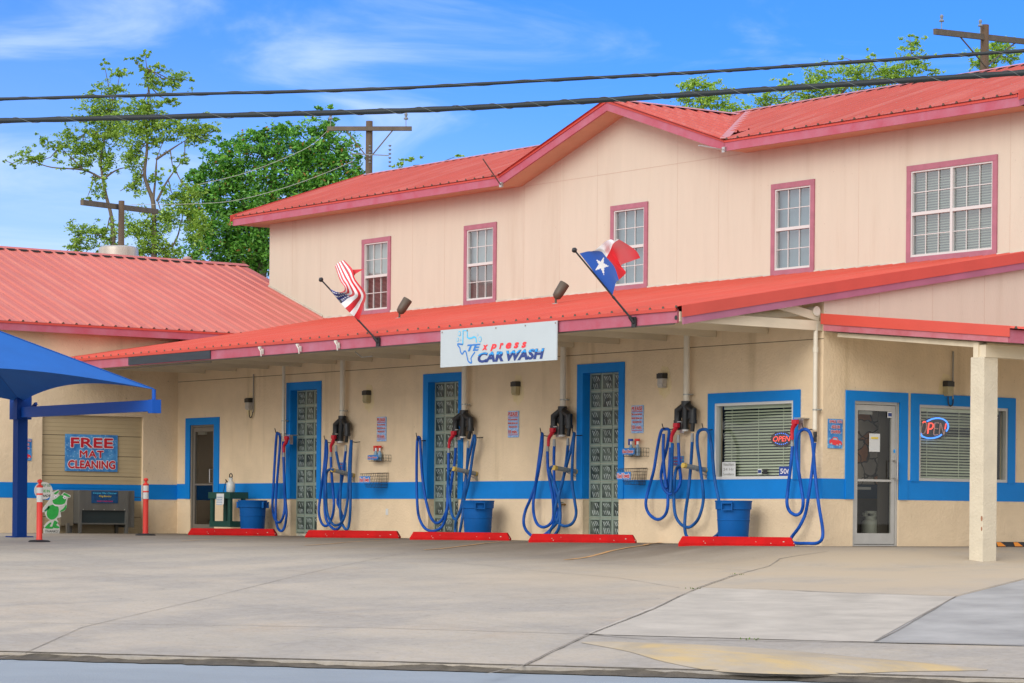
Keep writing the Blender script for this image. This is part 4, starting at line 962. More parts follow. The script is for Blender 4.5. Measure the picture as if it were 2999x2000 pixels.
# ------------------------------------------------------------------ vacuum stations
HOSE = mat('blue_hose', (.002, .085, .44), .5, .3, 5, spec=.3); HOSE2 = mat('blue_hose_worn', (.005, .10, .36), .55, .35, 6, spec=.3); PVC = mat('cream_pvc', (0, 0, 0)); CUFF = mat('grey_cuff', (.30, .32, .33), .5)
NOZ = mat('red_nozzle', (.55, .01, .03), .45); GREY = mat('grey_tube', (.24, .26, .26), .5); YEL = mat('yellow_collar', (.60, .42, .08), .55, .2, 10)
def station(f, label, pipe, nozzle, hoses, hooks, man=None, rest=None, clamp=None, cuffs=(), thin=False, big=True):
    px, ptop, pbot, pr = pipe
    P = lambda x, y, Y=-.17: PY(*f(x, y), Y)
    base = P(px, pbot, -.12); r = thing('vacuum_station', label, 'vacuum station', (base.x, -.12, 0), 'hose vacuum stations along the wall')
    m = MB(); m.tube([(base.x, -.12, 3.42), (base.x, -.12, base.z)], pr, 14)
    if thin: m.tube([(base.x, -.12, 2.98), (base.x, -.12, 3.06)], pr*1.25, 14)
    m.build('pipe', PVC, r, smooth_=True)
    if clamp:
        z = P(px, clamp, -.12).z; m = MB(); m.lathe([(pr+.004, -.012), (pr+.004, .012)], (base.x, -.12, z), 14); m.box(base.x+pr, base.x+pr+.06, -.13, -.06, z-.01, z+.01); m.box(base.x-.02, base.x+.02, -.08, 0, z-.01, z+.01)
        m.build('clamp', mat('galvanised', (.40, .40, .36), .4, .2, 20, metal=.6), r, smooth_=True)
    if man:
        (cx, cy0), (lx, ly), (mx_, my), (rx, ry), (rx2, ry2) = man; m = MB(); Y = -.12
        top = P(cx, cy0, Y); w_ = .075
        m.lathe([(pr+.03, -.075), (pr+.03, 0)], tuple(top), 16)
        a = top-Vector((0, 0, .07))
        l = P(lx, ly, -.15); c_ = P(mx_, my, Y); rr = P(rx, ry, -.15)
        m.tube([a, a.lerp(c_, .5), c_], [.062, .058, .052], 14); m.tube([c_+Vector((0, 0, .03)), c_], [.064, .064], 14)
        for e in (l, rr):
            k = Vector((e.x, e.y, e.z+.22)); m.tube([a+Vector((0, 0, .02)), a.lerp(k, .55), k, Vector((e.x, e.y, e.z+.10)), e], [.055, .062, .062, .060, .060], 14); m.tube([e+Vector((0, 0, .06)), e], [.070, .070], 14)
        zt_ = a.z-.05; V = [(a.x-.055, zt_), (l.x-.035, l.z+.24), (l.x-.02, l.z+.14), (l.x+.05, l.z+.12), (c_.x-.05, c_.z+.16), (c_.x+.05, c_.z+.16), (rr.x-.05, rr.z+.12), (rr.x+.02, rr.z+.14), (rr.x+.035, rr.z+.24), (a.x+.055, zt_)]
        m.poly(V, .03, lambda q_, d_, z_: (q_, -.10+d_, z_), 0)
        e2 = P(rx2, ry2, -.15); m.tube([rr, e2], .035, 12)
        l2 = l+Vector((0.05, -.02, -.09)); m.tube([l, l2], .032, 12)
        m.build('manifold', mat('black_abs', (.012, .014, .016), .35), r, smooth_=True)
        m = MB(); m.lathe([(.055, 0), (.055, .03)], (c_.x, c_.y, c_.z-.03), 14); m.build('end_cap', mat('white_cap', (.6, .6, .58), .5), r, smooth_=True)
    for (x, y0, y1) in cuffs:
        m = MB(); m.tube([P(x, y0), P(x, y1)], [.024, .031], 10); m.build('cuff', CUFF, r, smooth_=True)
    if nozzle:
        m = MB(); n_ = [P(*q, -.21) for q in nozzle]; S_ = spline(n_, 6); k = len(S_)
        m.tube(S_, [.040-.014*(i/(k-1)) for i in range(k)], 10)
        t_ = n_[0]; m.box(t_.x-.055, t_.x+.055, t_.y-.035, t_.y+.02, t_.z-.01, t_.z+.06)
        m.build('nozzle', NOZ, r, smooth_=True)
        m = MB(); m.box(t_.x-.045, t_.x+.10, -.20, -.0, t_.z+.075, t_.z+.09); m.box(t_.x-.01, t_.x+.1, -.14, -.13, t_.z-.10, t_.z+.08); m.build('nozzle_holder', STEEL, r)
    for i, h in enumerate(hoses):
        pts = []
        for k, q in enumerate(h):
            Y = q[2] if len(q) > 2 else -.17-.035*((k+i) % 2)-.03*i
            pts.append(P(q[0], q[1], Y))
        m = MB(); m.tube(spline(pts, 7), .0265, 10); m.build('hose', HOSE if i % 2 == 0 else HOSE2, r, smooth_=True)
    for (x, y0, y1, dx) in hooks:
        m = MB(); t_ = P(x, y0, -.12); b_ = P(x, y1, -.12)
        m.tube([(b_.x, 0, b_.z), (b_.x, -.10, b_.z-.01), (b_.x, -.22, b_.z), (t_.x, -.25, t_.z)], .009, 6); m.build('hook', BLACK, r, smooth_=True)
    if rest:
        x0, y0, x1, y1 = rest; a = P(x1, y1, -.02); b_ = P(x0, y0, -.55)
        b_ = Vector((a.x-.02, -.58, a.z+.02)) if False else b_
        m = MB(); m.tube([a, b_], .040, 14); m.build('rest_tube', GREY, r, smooth_=True)
        m = MB(); d_ = (b_-a).normalized(); m.tube([b_-d_*.05, b_+d_*.012], .043, 14); m.tube([a, a+d_*.03], .043, 14); m.build('collar', YEL, r, smooth_=True)
        m = MB(); c_ = a+d_*.28; m.tube([c_, c_+d_*.012], .046, 14); m.box(a.x-.03, a.x+.03, -.01, 0, a.z-.13, a.z+.03); m.bar((a.x, -.005, a.z-.10), tuple(a+d_*.26-Vector((0, 0, .035))), .02, .008); m.build('bracket', mat('galvanised', (0, 0, 0)), r)
Za = Zm(550, 1150, .28689); Zb = Zm(900, 1150, .28708); Zc = Zm(1180, 1150, .28689); Zd = Zm(1500, 1130, .29966); Ze = Zm(1850, 1130, .29966); Zf = Zm(2200, 1150, .2997)
station(Za, 'single blue hose vacuum on a thin pipe beside the leftmost glass block window', (974, 0, 474, .034), [(1012, 475), (1002, 510), (982, 545), (980, 610)],
    [[(980, 650), (984, 850), (998, 1100), (1008, 1240), (988, 1370), (952, 1412), (915, 1370), (897, 1250), (905, 1000), (928, 700), (942, 500), (938, 435), (922, 415), (906, 440), (888, 700), (872, 1000), (865, 1170), (888, 1285), (932, 1325), (972, 1270), (990, 1150), (984, 900), (974, 600), (974, 500)]],
    [(944, 365, 415, 0)], clamp=287, cuffs=[(980, 605, 655)])
station(Zb, 'three legged black vacuum manifold between the two leftmost glass block windows', (356, 0, 240, .052), [(272, 465), (258, 510), (242, 545), (240, 605)],
    [[(240, 650), (246, 800), (262, 1000), (272, 1150), (253, 1270), (205, 1355), (150, 1335), (118, 1220), (132, 1060), (160, 850), (182, 650), (192, 485), (203, 620), (180, 850), (176, 1150), (200, 1310), (275, 1392), (330, 1370), (362, 1290), (335, 1190), (308, 1110), (340, 960), (368, 800), (392, 600)],
     [(294, 600), (318, 720), (345, 840), (338, 1000), (336, 1200), (350, 1320), (392, 1392), (425, 1350), (440, 1150), (440, 800), (450, 484), (430, 700), (424, 900), (410, 1100), (370, 1290), (300, 1352), (238, 1315), (200, 1200), (190, 1000), (192, 860), (205, 800), (236, 782, -.5), (262, 785, -.56)]],
    [(228, 440, 505, 0), (485, 432, 500, 0)], man=((358, 236), (290, 442), (338, 495), (406, 440), (397, 505)), rest=(255, 788, 470, 843), clamp=184, cuffs=[(240, 605, 655), (294, 535, 605), (393, 535, 600)])
station(Zc, 'black vacuum manifold in front of the middle glass block window', (626, 0, 180, .052), [(520, 425), (500, 455), (478, 490), (470, 565)],
    [[(466, 610), (464, 800), (458, 1000), (450, 1200), (420, 1330), (370, 1392), (295, 1412), (222, 1380), (168, 1280), (148, 1150), (140, 900), (142, 600), (150, 470), (164, 455), (176, 490), (186, 680), (204, 900), (240, 1120), (285, 1270), (345, 1332), (405, 1290), (445, 1200), (478, 1040), (503, 860), (530, 700), (540, 565)],
     [(664, 565), (655, 750), (640, 950), (620, 1150), (600, 1320), (575, 1440), (545, 1470), (536, 1400), (545, 1300), (590, 1180), (625, 1000), (655, 760), (700, 540), (727, 438), (738, 490), (712, 640), (682, 850), (640, 1030), (605, 1150), (572, 1250), (535, 1292), (500, 1240), (480, 1100), (466, 950), (466, 830), (485, 782), (515, 775, -.55)]],
    [(192, 410, 485, 0), (763, 385, 455, 0)], man=((622, 178), (538, 395), (612, 445), (690, 390), (672, 470)), rest=(520, 776, 748, 828), clamp=120, cuffs=[(468, 565, 614), (542, 500, 568), (665, 490, 565)])
station(Zd, 'black vacuum manifold beside a brass wall tap, left of the tallest glass block window', (495, 0, 202, .052), [(398, 445), (380, 475), (358, 515), (353, 590)],
    [[(345, 640), (350, 800), (372, 950), (398, 1100), (402, 1280), (370, 1350), (310, 1380), (250, 1355), (215, 1270), (206, 1150), (220, 1030), (245, 850), (275, 620), (294, 463), (292, 600), (270, 760), (235, 940), (180, 1100), (130, 1220), (112, 1320), (130, 1400), (185, 1460), (250, 1490), (320, 1452), (385, 1390), (438, 1260), (428, 1130), (412, 960), (408, 760), (411, 592)],
     [(544, 585), (528, 740), (492, 940), (450, 1080), (422, 1200), (432, 1300), (465, 1350), (525, 1370), (590, 1340), (625, 1250), (610, 1120), (586, 950), (588, 750), (600, 550), (608, 460), (588, 560), (548, 720), (492, 930), (458, 1080), (466, 1200), (440, 1330), (375, 1410), (360, 1470), (420, 1450), (462, 1370), (470, 1230), (452, 1080), (418, 970), (384, 890), (368, 830), (382, 795), (408, 792, -.55)]],
    [(330, 412, 485, 0), (641, 405, 480, 0)], man=((492, 200), (408, 420), (487, 478), (556, 415), (549, 490)), rest=(412, 800, 628, 838), clamp=135, cuffs=[(347, 588, 640), (411, 520, 596), (545, 510, 588)])
station(Ze, 'black vacuum manifold with widest hose loops, immediately left of the office window', (534, 0, 152, .052), [(440, 400), (420, 430), (395, 480), (386, 548)],
    [[(378, 600), (370, 800), (354, 1000), (352, 1180), (320, 1270), (250, 1305), (170, 1250), (138, 1150), (165, 1010), (215, 830), (253, 600), (288, 445), (330, 422), (366, 445), (345, 600), (303, 770), (288, 900), (318, 1010), (380, 1058), (440, 1020), (478, 920), (467, 780), (456, 556)],
     [(592, 550), (576, 800), (552, 1050), (525, 1250), (520, 1400), (550, 1485), (640, 1520), (760, 1500), (850, 1440), (890, 1300), (850, 1110), (810, 900), (782, 600), (748, 450), (700, 425), (650, 455), (640, 560), (664, 750), (690, 950), (700, 1120), (660, 1280), (600, 1360), (540, 1382), (470, 1340), (425, 1250), (412, 1100), (420, 900), (445, 800), (492, 770, -.55)],
     [(312, 470), (308, 640), (322, 860), (342, 1000)], [(398, 560), (392, 800), (378, 1040)]],
    [(355, 372, 420, 0), (745, 368, 425, 0)], man=((532, 148), (450, 372), (525, 425), (600, 368), (593, 445)), rest=(505, 776, 728, 823), clamp=85, cuffs=[(380, 548, 603), (457, 480, 556), (592, 462, 550)])
station(Zf, 'single blue hose vacuum on the thin white pipe at the wall corner', (622, 0, 362, .036), [(432, 300), (410, 335), (400, 380), (402, 460)],
    [[(404, 520), (388, 700), (358, 950), (350, 1080), (378, 1160), (440, 1195), (490, 1160), (508, 1070), (490, 930), (462, 750), (444, 580), (452, 430), (485, 372), (530, 358), (575, 395), (603, 520), (625, 800), (658, 1080), (698, 1330), (690, 1430), (640, 1470), (540, 1472), (440, 1470), (385, 1450), (400, 1405), (470, 1310), (530, 1180), (562, 1000), (600, 720), (620, 490)]],
    [(555, 298, 355, 0)], clamp=166, cuffs=[(402, 462, 525)], thin=True)
mt = thing('valve_fitting', 'small black valve at the foot of the thin white corner pipe', 'fitting', tuple(PY(*Zf(625, 430), -.12)))
m = MB(); q = PY(*Zf(625, 380), -.12); m.tube([q, q-Vector((0, 0, .05))], .03, 10); m.tube([q-Vector((0, 0, .05)), q-Vector((0, 0, .16))], .026, 10); m.box(q.x, q.x+.05, q.y-.02, q.y, q.z-.08, q.z-.06); m.build('valve_body', BLACK, mt, smooth_=True)
# brass tap, outlet covers
q = PY(*Zd(520, 1160)); tp = thing('wall_tap', 'small brass wall tap with green handle under the blue hoses', 'tap', tuple(q))
m = MB(); m.tube([q, q+Vector((0, -.09, 0))], .018, 8); m.tube([q+Vector((0, -.08, 0)), q+Vector((.02, -.12, -.05))], .014, 8); m.build('spout', mat('brass', (.35, .22, .08), .4, metal=.6), tp, smooth_=True)
m = MB(); m.lathe([(.03, 0), (.03, .012)], (q.x-.01, q.y-.07, q.z+.03), 8); m.build('handle', mat('tap_green', (.01, .12, .07), .5), tp)
q = PY(*Zb(817, 1215)); o = MB(); o.box(q.x-.035, q.x+.035, -.015, 0, q.z-.06, q.z+.06); o.box(q.x-.012, q.x+.012, -.02, -.015, q.z-.035, q.z+.035)
r = thing('outlet_cover', 'small white outlet cover low on the wall below the leftmost wire baskets', 'outlet', tuple(q)); o.build('plate', WH, r)
# ------------------------------------------------------------------ wire baskets, spray bottles
WIRE = mat('black_wire', (.03, .03, .03), .5)
def cbasket(x0, x1, z0, z1, label, lab, w_=.18, mb_lab=None):
    r = thing('cleaner_basket', label, 'wire basket', (x0, 0, z0))
    m = MB(); 
    for z in (z0, (z0+z1)/2, z1): m.tube([(x0, 0, z), (x0, -w_, z), (x1, -w_, z), (x1, 0, z)], .004, 4)
    for k in range(9): x = x0+(x1-x0)*k/8; m.tube([(x, 0, z0), (x, -w_, z0), (x, -w_, z1)], .003, 4)
    for k in range(4): y = -w_*k/3; m.tube([(x1, y, z0), (x1, y, z1)], .003, 4); m.tube([(x0, y, z0), (x0, y, z1)], .003, 4)
    m.build('wire_frame', WIRE, r)
    b = MB(); xm = x0-.03; xe = x0+(x1-x0)*.66; fr = FM(-w_-.006); b.box(xm, xe, -.006, 0, z0+.03, z1+.0, fr=fr); b.build('label_plate', mat('label_blue', (.03, .22, .62), .5), r)
    letters(r, 'lettering', lab, xm+.02, xe-.02, z0+.055, z1-.025, fr, -.014, REDL, WHL, bold=.03, ob=.07)
def bottle(x, y, z, col, label):
    r = thing('spray_bottle', label, 'spray bottle', (x, y, z))
    m = MB(); m.lathe([(.045, 0), (.045, .12), (.02, .17), (.016, .20)], (x, y, z), 12); m.build('bottle_body', mat('bluish_plastic', (.22, .38, .55), .3), r, smooth_=True)
    m = MB(); m.lathe([(.019, 0), (.019, .05)], (x, y, z+.19), 10); m.build('neck', WHL, r)
    m = MB(); m.box(x-.06, x+.035, y-.018, y+.018, z+.245, z+.285); m.box(x-.065, x-.05, y-.012, y+.012, z+.18, z+.25); m.build('trigger', col, r)
TRR = mat('trigger_red', (.70, .03, .02), .45); TRB = mat('trigger_blue', (.01, .06, .40), .45)
q0 = PY(*Zb(665, 700), -.1); q1 = PY(*Zb(812, 625), -.1)
cbasket(q0.x, q1.x, q0.z, q1.z-.02, 'small wire basket labelled Glass Cleaner under the leftmost PLEASE sign', 'Glass Cleaner')
bottle(q0.x+.11, -.10, q0.z+.012, TRR, 'left hand of the two red topped spray bottles in the leftmost basket'); bottle(q0.x+.20, -.07, q0.z+.012, TRR, 'right hand of the two red topped spray bottles in the leftmost basket')
q2 = PY(*Zd(1125, 690), -.1); q3 = PY(*Ze(125, 607), -.1)
cbasket(q2.x, q3.x, q2.z, q3.z, 'small wire basket labelled Glass Cleaner under the PLEASE sign nearest the office window', 'Glass Cleaner')
bottle(q2.x+.10, -.10, q2.z+.012, TRB, 'blue topped spray bottle in the right hand basket'); bottle(q2.x+.26, -.09, q2.z+.012, TRR, 'red and white spray bottle in the right hand basket')
def tbasket(xl, xr, zt, zb, label):
    r = thing('towel_basket', label, 'wire basket', (xl, 0, zb)); m = MB(); n_ = 9; dp = .42
    # hangs on the wall: deep at the right, raked front
    zt2 = zt-.02
    top = [(xl, -.02, zt), (xl, -dp, zt2), (xr, -dp, zt2), (xr, -.02, zt)]; bot = [(xl+.06, -.02, zb), (xl+.06, -dp+.1, zb), (xr-.04, -dp+.1, zb), (xr-.04, -.02, zb)]
    for k in range(6):
        e = k/5; m.tube([tuple(Vector(a).lerp(Vector(b), e)) for a, b in zip(top, bot)]+[tuple(Vector(top[0]).lerp(Vector(bot[0]), e))], .0045 if k == 0 else .0022, 4)
    for s_ in range(4):
        a0_, a1_, b0_, b1_ = Vector(top[s_]), Vector(top[(s_+1) % 4]), Vector(bot[s_]), Vector(bot[(s_+1) % 4])
        for k in range(n_+1): e = k/n_; m.tube([a0_.lerp(a1_, e), b0_.lerp(b1_, e)], .0022, 4)
    for k in range(n_+1): e = k/n_; m.tube([Vector(bot[0]).lerp(Vector(bot[3]), e), Vector(bot[1]).lerp(Vector(bot[2]), e)], .0022, 4)
    m.build('wire_frame', WIRE, r)
    fr = FM(-dp-.01); b = MB(); b.box(xl+.0, xl+.36, -.006, 0, zt-.20, zt-.07, fr=fr); b.build('label_plate', mat('label_blue', (0, 0, 0)), r)
    letters(r, 'lettering', 'Used Towels', xl+.02, xl+.34, zt-.175, zt-.095, fr, -.014, REDL, WHL, bold=.03, ob=.07)
a = PY(*Zb(830, 818), -.02); b = PY(*Zb(538, 852), -.42); tbasket(b.x, a.x, a.z, a.z-.28, 'wide wire Used Towels basket between the two leftmost glass block windows')
a = PY(*Ze(152, 803), -.02); b = PY(*Zd(1030, 865), -.42); tbasket(b.x, a.x, a.z, a.z-.28, 'wide wire Used Towels basket at the right edge of the tallest glass block window')
# ------------------------------------------------------------------ wheel stops
STOP = mat('red_stop_paint', (.52, .004, .005), .65, .2, 4, bump=.3, bscale=30, spec=.15)
def stop_proto():
    r = thing('wheel_stop', '', 'wheel stop', (0, 0, 0), 'red concrete wheel stops in front of the wall')
    Lh = .90; m = MB(); pr = [(-.09, -.05), (-.09, .035), (-.055, .14), (.055, .14), (.09, .035), (.09, -.05)]
    V = [(s_*(Lh if q[1] < .05 else Lh-.06), q[0], q[1]) for s_ in (-1, 1) for q in pr]; n_ = len(pr)
    m.add(V, [tuple(range(n_)), tuple(range(2*n_-1, n_-1, -1))]+[(i, (i+1) % n_, n_+(i+1) % n_, n_+i) for i in range(n_)])
    o = m.build('block', STOP, r); mo = o.modifiers.new('b', 'BEVEL'); mo.width = .008; mo.segments = 2
    m = MB(); rnd = random.Random(4)
    for k in range(7):
        x = rnd.uniform(-.9, .9); y = -.066; z = rnd.uniform(.03, .10); e = rnd.uniform(.008, .02); zz = z
        yy = -.0905+(z-.035)*.333 if z > .035 else -.0905
        m.add([(x+e*rnd.uniform(.5, 1)*cos(q*pi/3), yy-.0025+e*.5*sin(q*pi/3)*.333, z+e*.5*sin(q*pi/3)) for q in range(6)], [(0, 1, 2, 3, 4, 5)])
    m.build('paint_chips', mat('bare_concrete_chip', (.45, .40, .34), .9), r, fix=False)
    return r
sp = stop_proto(); first = True
for (a, b), yb, lb in zip([(552, 811), (895, 1172), (1200, 1497), (1547, 1865), (1986, 2328)], (1566, 1571.5, 1580, 1588, 1602),
        ['red wheel stop in front of the left hand door and the green cart', 'red wheel stop in front of the vacuum between the two leftmost glass block windows', 'red wheel stop in front of the middle bin', 'red wheel stop in front of the tap and tallest glass block window', 'red wheel stop nearest the office window and right hand bin']):
    o = sp if first else copy_tree(sp); first = False
    q = PY((a+b)/2, yb, -1.25); o.location = (q.x, -1.25, gz(q.x, -1.25)-.002); o.rotation_euler = (0, 0, radians(42)); o['label'] = lb
    o.scale = (1, 1, 1)
RY = PX(2890, 1602, .6).y
# rubber stop with orange chevrons by the right hand wall
r = thing('rubber_wheel_stop', 'black rubber wheel stop with orange chevrons behind the column', 'wheel stop', (.55, RY+.9, -.04))
m = MB(); pr = [(-.08, 0), (-.07, .05), (-.04, .10), (.04, .10), (.07, .05), (.08, 0)]; V = [(.55+q[0]*-1, y, -.07+q[1]*1.1) for y in (RY, RY+1.9) for q in pr]
m.add(V, [tuple(range(6)), tuple(range(11, 5, -1))]+[(i, (i+1) % 6, 6+(i+1) % 6, 6+i) for i in range(6)]); m.build('block', mat('black_rubber', (.02, .022, .025), .7), r)
m = MB()
for y in (RY+.22, RY+.62, RY+1.02, RY+1.42): m.add([(.636, y, -.03), (.636, y+.19, -.03), (.602, y+.10, .035), (.602, y, .035)], [(0, 1, 2, 3)])
m.build('chevrons', mat('orange_reflector', (.75, .25, .01), .5), r, fix=False)
# ------------------------------------------------------------------ bins
BIN = mat('blue_bin_plastic', (.002, .105, .38), .6, .14, 3, spec=.2)
def bin_proto():
    r = thing('waste_bin', '', 'bin', (0, 0, 0), 'round blue open bins by the wall')
    m = MB(); m.lathe([(.222, 0), (.235, .02), (.262, .50), (.264, .56), (.285, .565), (.290, .68), (.298, .69), (.298, .705), (.286, .705), (.270, .60), (.225, .04), (.0, .035)], (0, 0, 0), 40, cap=False); m.lathe([(.0, 0), (.222, 0)], (0, 0, 0), 40, cap=False)
    m.lathe([(.256, .385), (.263, .39), (.263, .40), (.258, .405)], (0, 0, 0), 40, cap=False)
    m.build('bin_body', BIN, r, smooth_=True)
    for s_ in (-1, 1):
        h = MB(); x = s_*.30
        h.box(min(x, x+s_*.05), max(x, x+s_*.05), -.09, .09, .655, .675); h.box(min(x, x+s_*.045), max(x, x+s_*.045), -.09, -.075, .55, .655); h.box(min(x, x+s_*.045), max(x, x+s_*.045), .075, .09, .55, .655); h.box(min(x, x+s_*.03), max(x, x+s_*.03), -.075, .075, .55, .565)
        h.build('handle', BIN, r)
    return r
bp_ = bin_proto(); first = True
for xc, Y, rot, lb in ((580*K, -.50, 20, 'round blue bin beside the green cart'), (1097*K, -.55, 150, 'round blue bin in front of the middle glass block window'), (1684*K, -.55, -60, 'round blue bin under the office window')):
    o = bp_ if first else copy_tree(bp_); first = False
    q = PY(xc, 1500, Y); o.location = (q.x, Y, gz(q.x, Y)); o.rotation_euler = (0, 0, radians(rot)); o['label'] = lb
# ------------------------------------------------------------------ green cart with sprayer
GRN = mat('green_cart_plastic', (.010, .065, .052), .5, .1, 4)
def PC(x, y, Y): return PY(*Za(x, y), Y)
c0 = PC(235, 1040, -.62); c1 = PC(628, 1040, -.30)
cx0, cx1, cy0, cy1 = c0.x+.0, c0.x+.86, -.68, -.25; zt = .83
r = thing('utility_cart', 'dark green plastic two shelf cart beside the left hand door', 'cart', (cx0, cy0, 0))
m = MB(); m.box(cx0, cx1, cy0, cy1, zt-.02, zt); 
for a_ in ((cx0, cx1, cy0, cy0+.03), (cx0, cx1, cy1-.03, cy1), (cx0, cx0+.03, cy0+.03, cy1-.03), (cx1-.03, cx1, cy0+.03, cy1-.03)): m.box(*a_, zt-.13, zt-.02)
m.build('top_shelf', GRN, r)
m = MB(); m.box(cx0+.02, cx1-.02, cy0+.02, cy1-.02, .12, .24); m.build('bottom_shelf', GRN, r)
for x, y in ((cx0+.03, cy0+.03), (cx1-.14, cy0+.03), (cx0+.03, cy1-.09), (cx1-.14, cy1-.09)):
    m = MB(); m.box(x, x+.10, y, y+.055, .24, zt-.02); m.build('leg', GRN, r); m = MB(); m.tube([(x+.03, y+.015, .03), (x+.03, y+.045, .03)], .05, 14); m.build('caster', BLACK, r, smooth_=True)
q = PC(438, 1015, -.45); r = thing('garden_sprayer', 'white pump sprayer standing on the green cart', 'sprayer', (q.x, -.45, zt))
m = MB(); m.lathe([(.075, 0), (.088, .02), (.088, .15), (.07, .20), (.035, .24), (.035, .27), (.045, .275), (.045, .29), (.02, .30)], (q.x, -.45, zt), 20); m.build('tank', mat('translucent_white', (.62, .64, .62), .4), r, smooth_=True)
m = MB(); m.tube(spline([(q.x-.05, -.45, zt+.31), (q.x-.045, -.45, zt+.36), (q.x, -.45, zt+.38), (q.x+.045, -.45, zt+.36), (q.x+.05, -.45, zt+.31), (q.x-.05, -.45, zt+.31)], 4), .011, 8); m.build('pump_handle', BLACK, r, smooth_=True)
m = MB(); m.tube(spline([(q.x-.04, -.5, zt+.22), (q.x-.12, -.5, zt+.20), (q.x-.17, -.5, zt+.08), (q.x-.2, -.5, zt+.01)], 5), .007, 6); m.tube([(q.x-.06, -.5, zt+.20), (q.x-.12, -.5, zt+.26)], .012, 8); m.build('spray_hose', BLACK, r, smooth_=True)
r = thing('paper_notice', 'white paper sheet hanging from the front of the green cart', 'notice', (cx0+.2, cy0, zt-.3))
a = PC(292, 1030, cy0-.01); b = PC(370, 1140, cy0-.01); fr = FM(cy0-.008)
m = MB(); m.add([(a.x, cy0-.006, a.z), (b.x-.01, cy0-.006, a.z), (b.x+.02, cy0-.03, b.z), (a.x+.03, cy0-.03, b.z+.005)], [(0, 1, 2, 3)]); m.build('sheet', WH, r, fix=False)
m = MB()
for k in range(4): m.box(a.x+.05, b.x-.04, cy0-.036, cy0-.034, a.z-.08-.05*k, a.z-.065-.05*k)
m.build('print', mat('pale_blue_print', (.35, .45, .62), .6), r)
# propane tank behind the right hand door
q = PX(*f7(280, 1335), -.42); r = thing('propane_tank', 'pale grey propane tank standing inside the right hand glass door', 'gas tank', (-.42, q.y, 0))
PT = mat('tank_paint', (.50, .50, .42), .5); m = MB(); m.lathe([(.12, 0), (.12, .02), (.15, .06), (.155, .10), (.155, .27), (.14, .33), (.10, .36), (.03, .375)], (-.42, q.y, 0.02), 24); m.build('tank', PT, r, smooth_=True)
m = MB(); m.lathe([(.095, .35), (.10, .37), (.10, .42)], (-.42, q.y, .02), 20, cap=False); m.lathe([(.10, .46), (.105, .50)], (-.42, q.y, .02), 20, cap=False)
for k in range(3): a_ = k*2.1; m.box(-.42+.1*cos(a_)-.03, -.42+.1*cos(a_)+.03, q.y+.1*sin(a_)-.03, q.y+.1*sin(a_)+.03, .43, .49)
m.build('collar', PT, r)
# ------------------------------------------------------------------ bollards
BR = mat('red_orange_plastic', (.80, .045, .03), .45, .04, 2); RW = mat('reflective_white', (.70, .70, .68), .4)
def boll_proto():
    r = thing('delineator_post', '', 'traffic post', (0, 0, 0), 'red and white traffic posts by the mat cleaner')
    m = MB(); m.lathe([(.062, .03), (.052, .06), (.052, .72), (.052, .91), (.048, .93), (.048, .95)], (0, 0, 0), 20); m.lathe([(.056, .955), (.058, .985), (.03, 1.0), (.022, 1.03), (.03, 1.045), (.045, 1.055), (.045, 1.08), (.02, 1.10)], (0, 0, 0), 20); m.lathe([(.056, .825), (.059, .835), (.059, .845), (.056, .855)], (0, 0, 0), 20)
    m.build('post', BR, r, smooth_=True)
    for z0, z1 in ((.70, .825), (.855, .955)):
        m = MB(); m.lathe([(.0545, z0), (.0545, z1)], (0, 0, 0), 20, cap=False); m.build('reflective_sleeve', RW, r, smooth_=True)
    m = MB(); m.tube([(-.045, 0, 1.07), (.045, 0, 1.07)], .018, 10); m.build('top_grip', BR, r, smooth_=True)
    m = MB(); m.lathe([(.20, 0), (.20, .012), (.17, .03), (.06, .04)], (0, 0, 0), 8); m.build('rubber_base', mat('black_rubber', (0, 0, 0)), r)
    return r
bl_ = boll_proto(); q = PG(115, 1587); bl_.location = q; bl_['label'] = 'red and white traffic post in front of the green frog cutout'
o = copy_tree(bl_, 'red and white traffic post at the right end of the roll-up door'); o.location = PG(426, 1568)
# ------------------------------------------------------------------ mat cleaning machine
fz = Zm(0, 1350, .2127)
XM = -19.28
def PM(x, y, X=XM): return PX(*fz(x, y), X)
SS = mat('brushed_stainless', (.20, .20, .185), .42, .25, 3, metal=.55, stretch=(1, 1, .2)); SSD = mat('dark_opening', (.02, .032, .035), .5)
a = PM(1095, 400); b = PM(1765, 1005); r = thing('mat_cleaning_machine', 'stainless steel mat cleaning machine on legs in front of the roll-up door', 'machine', (XM, (a.y+b.y)/2, -.08))
zf_ = gz(XM, a.y); y0, y1 = a.y, b.y; yb1 = PM(1868, 400).y; zt, zb = a.z, PM(1400, 860).z; zm = PM(1400, 680).z
m = MB(); m.box(XM-.5, XM, y0, y0+.06, zb, zt); m.box(XM-.5, XM, y1-.06, y1, zb, zt); m.box(XM-.5, XM, y0+.06, y1-.06, zt-.02, zt); m.box(XM-.012, XM-.002, y0+.06, y1-.06, zm, zt-.02); m.box(XM-.5, XM, y0+.06, y1-.06, zb-.02, zb+.01); m.box(XM-.5, XM-.46, y0+.06, y1-.06, zb, zt)
m.build('cabinet', SS, r)
m = MB(); m.box(XM-.10, XM-.05, y0+.06, y1-.06, zb+.01, zm); m.build('mat_slot', SSD, r)
m = MB(); m.box(XM-.62, XM-.05, y1+.005, yb1, zb-.08, zt+.004); m.build('side_tank', SS, r)
m = MB(); m.box(XM-.75, XM-.25, y0-.30, y0-.005, zb-.05, zt-.0); m.build('side_cabinet', mat('dull_tan_cabinet', (.20, .17, .12), .6, .2, 3), r)
for y in (y0+.03, y1-.03, y0-.25):
    for X in (XM-.03, XM-.45):
        m = MB(); m.box(X-.03, X+.03, y-.03, y+.03, zf_-.03, zb-.001); m.build('leg', SS, r)
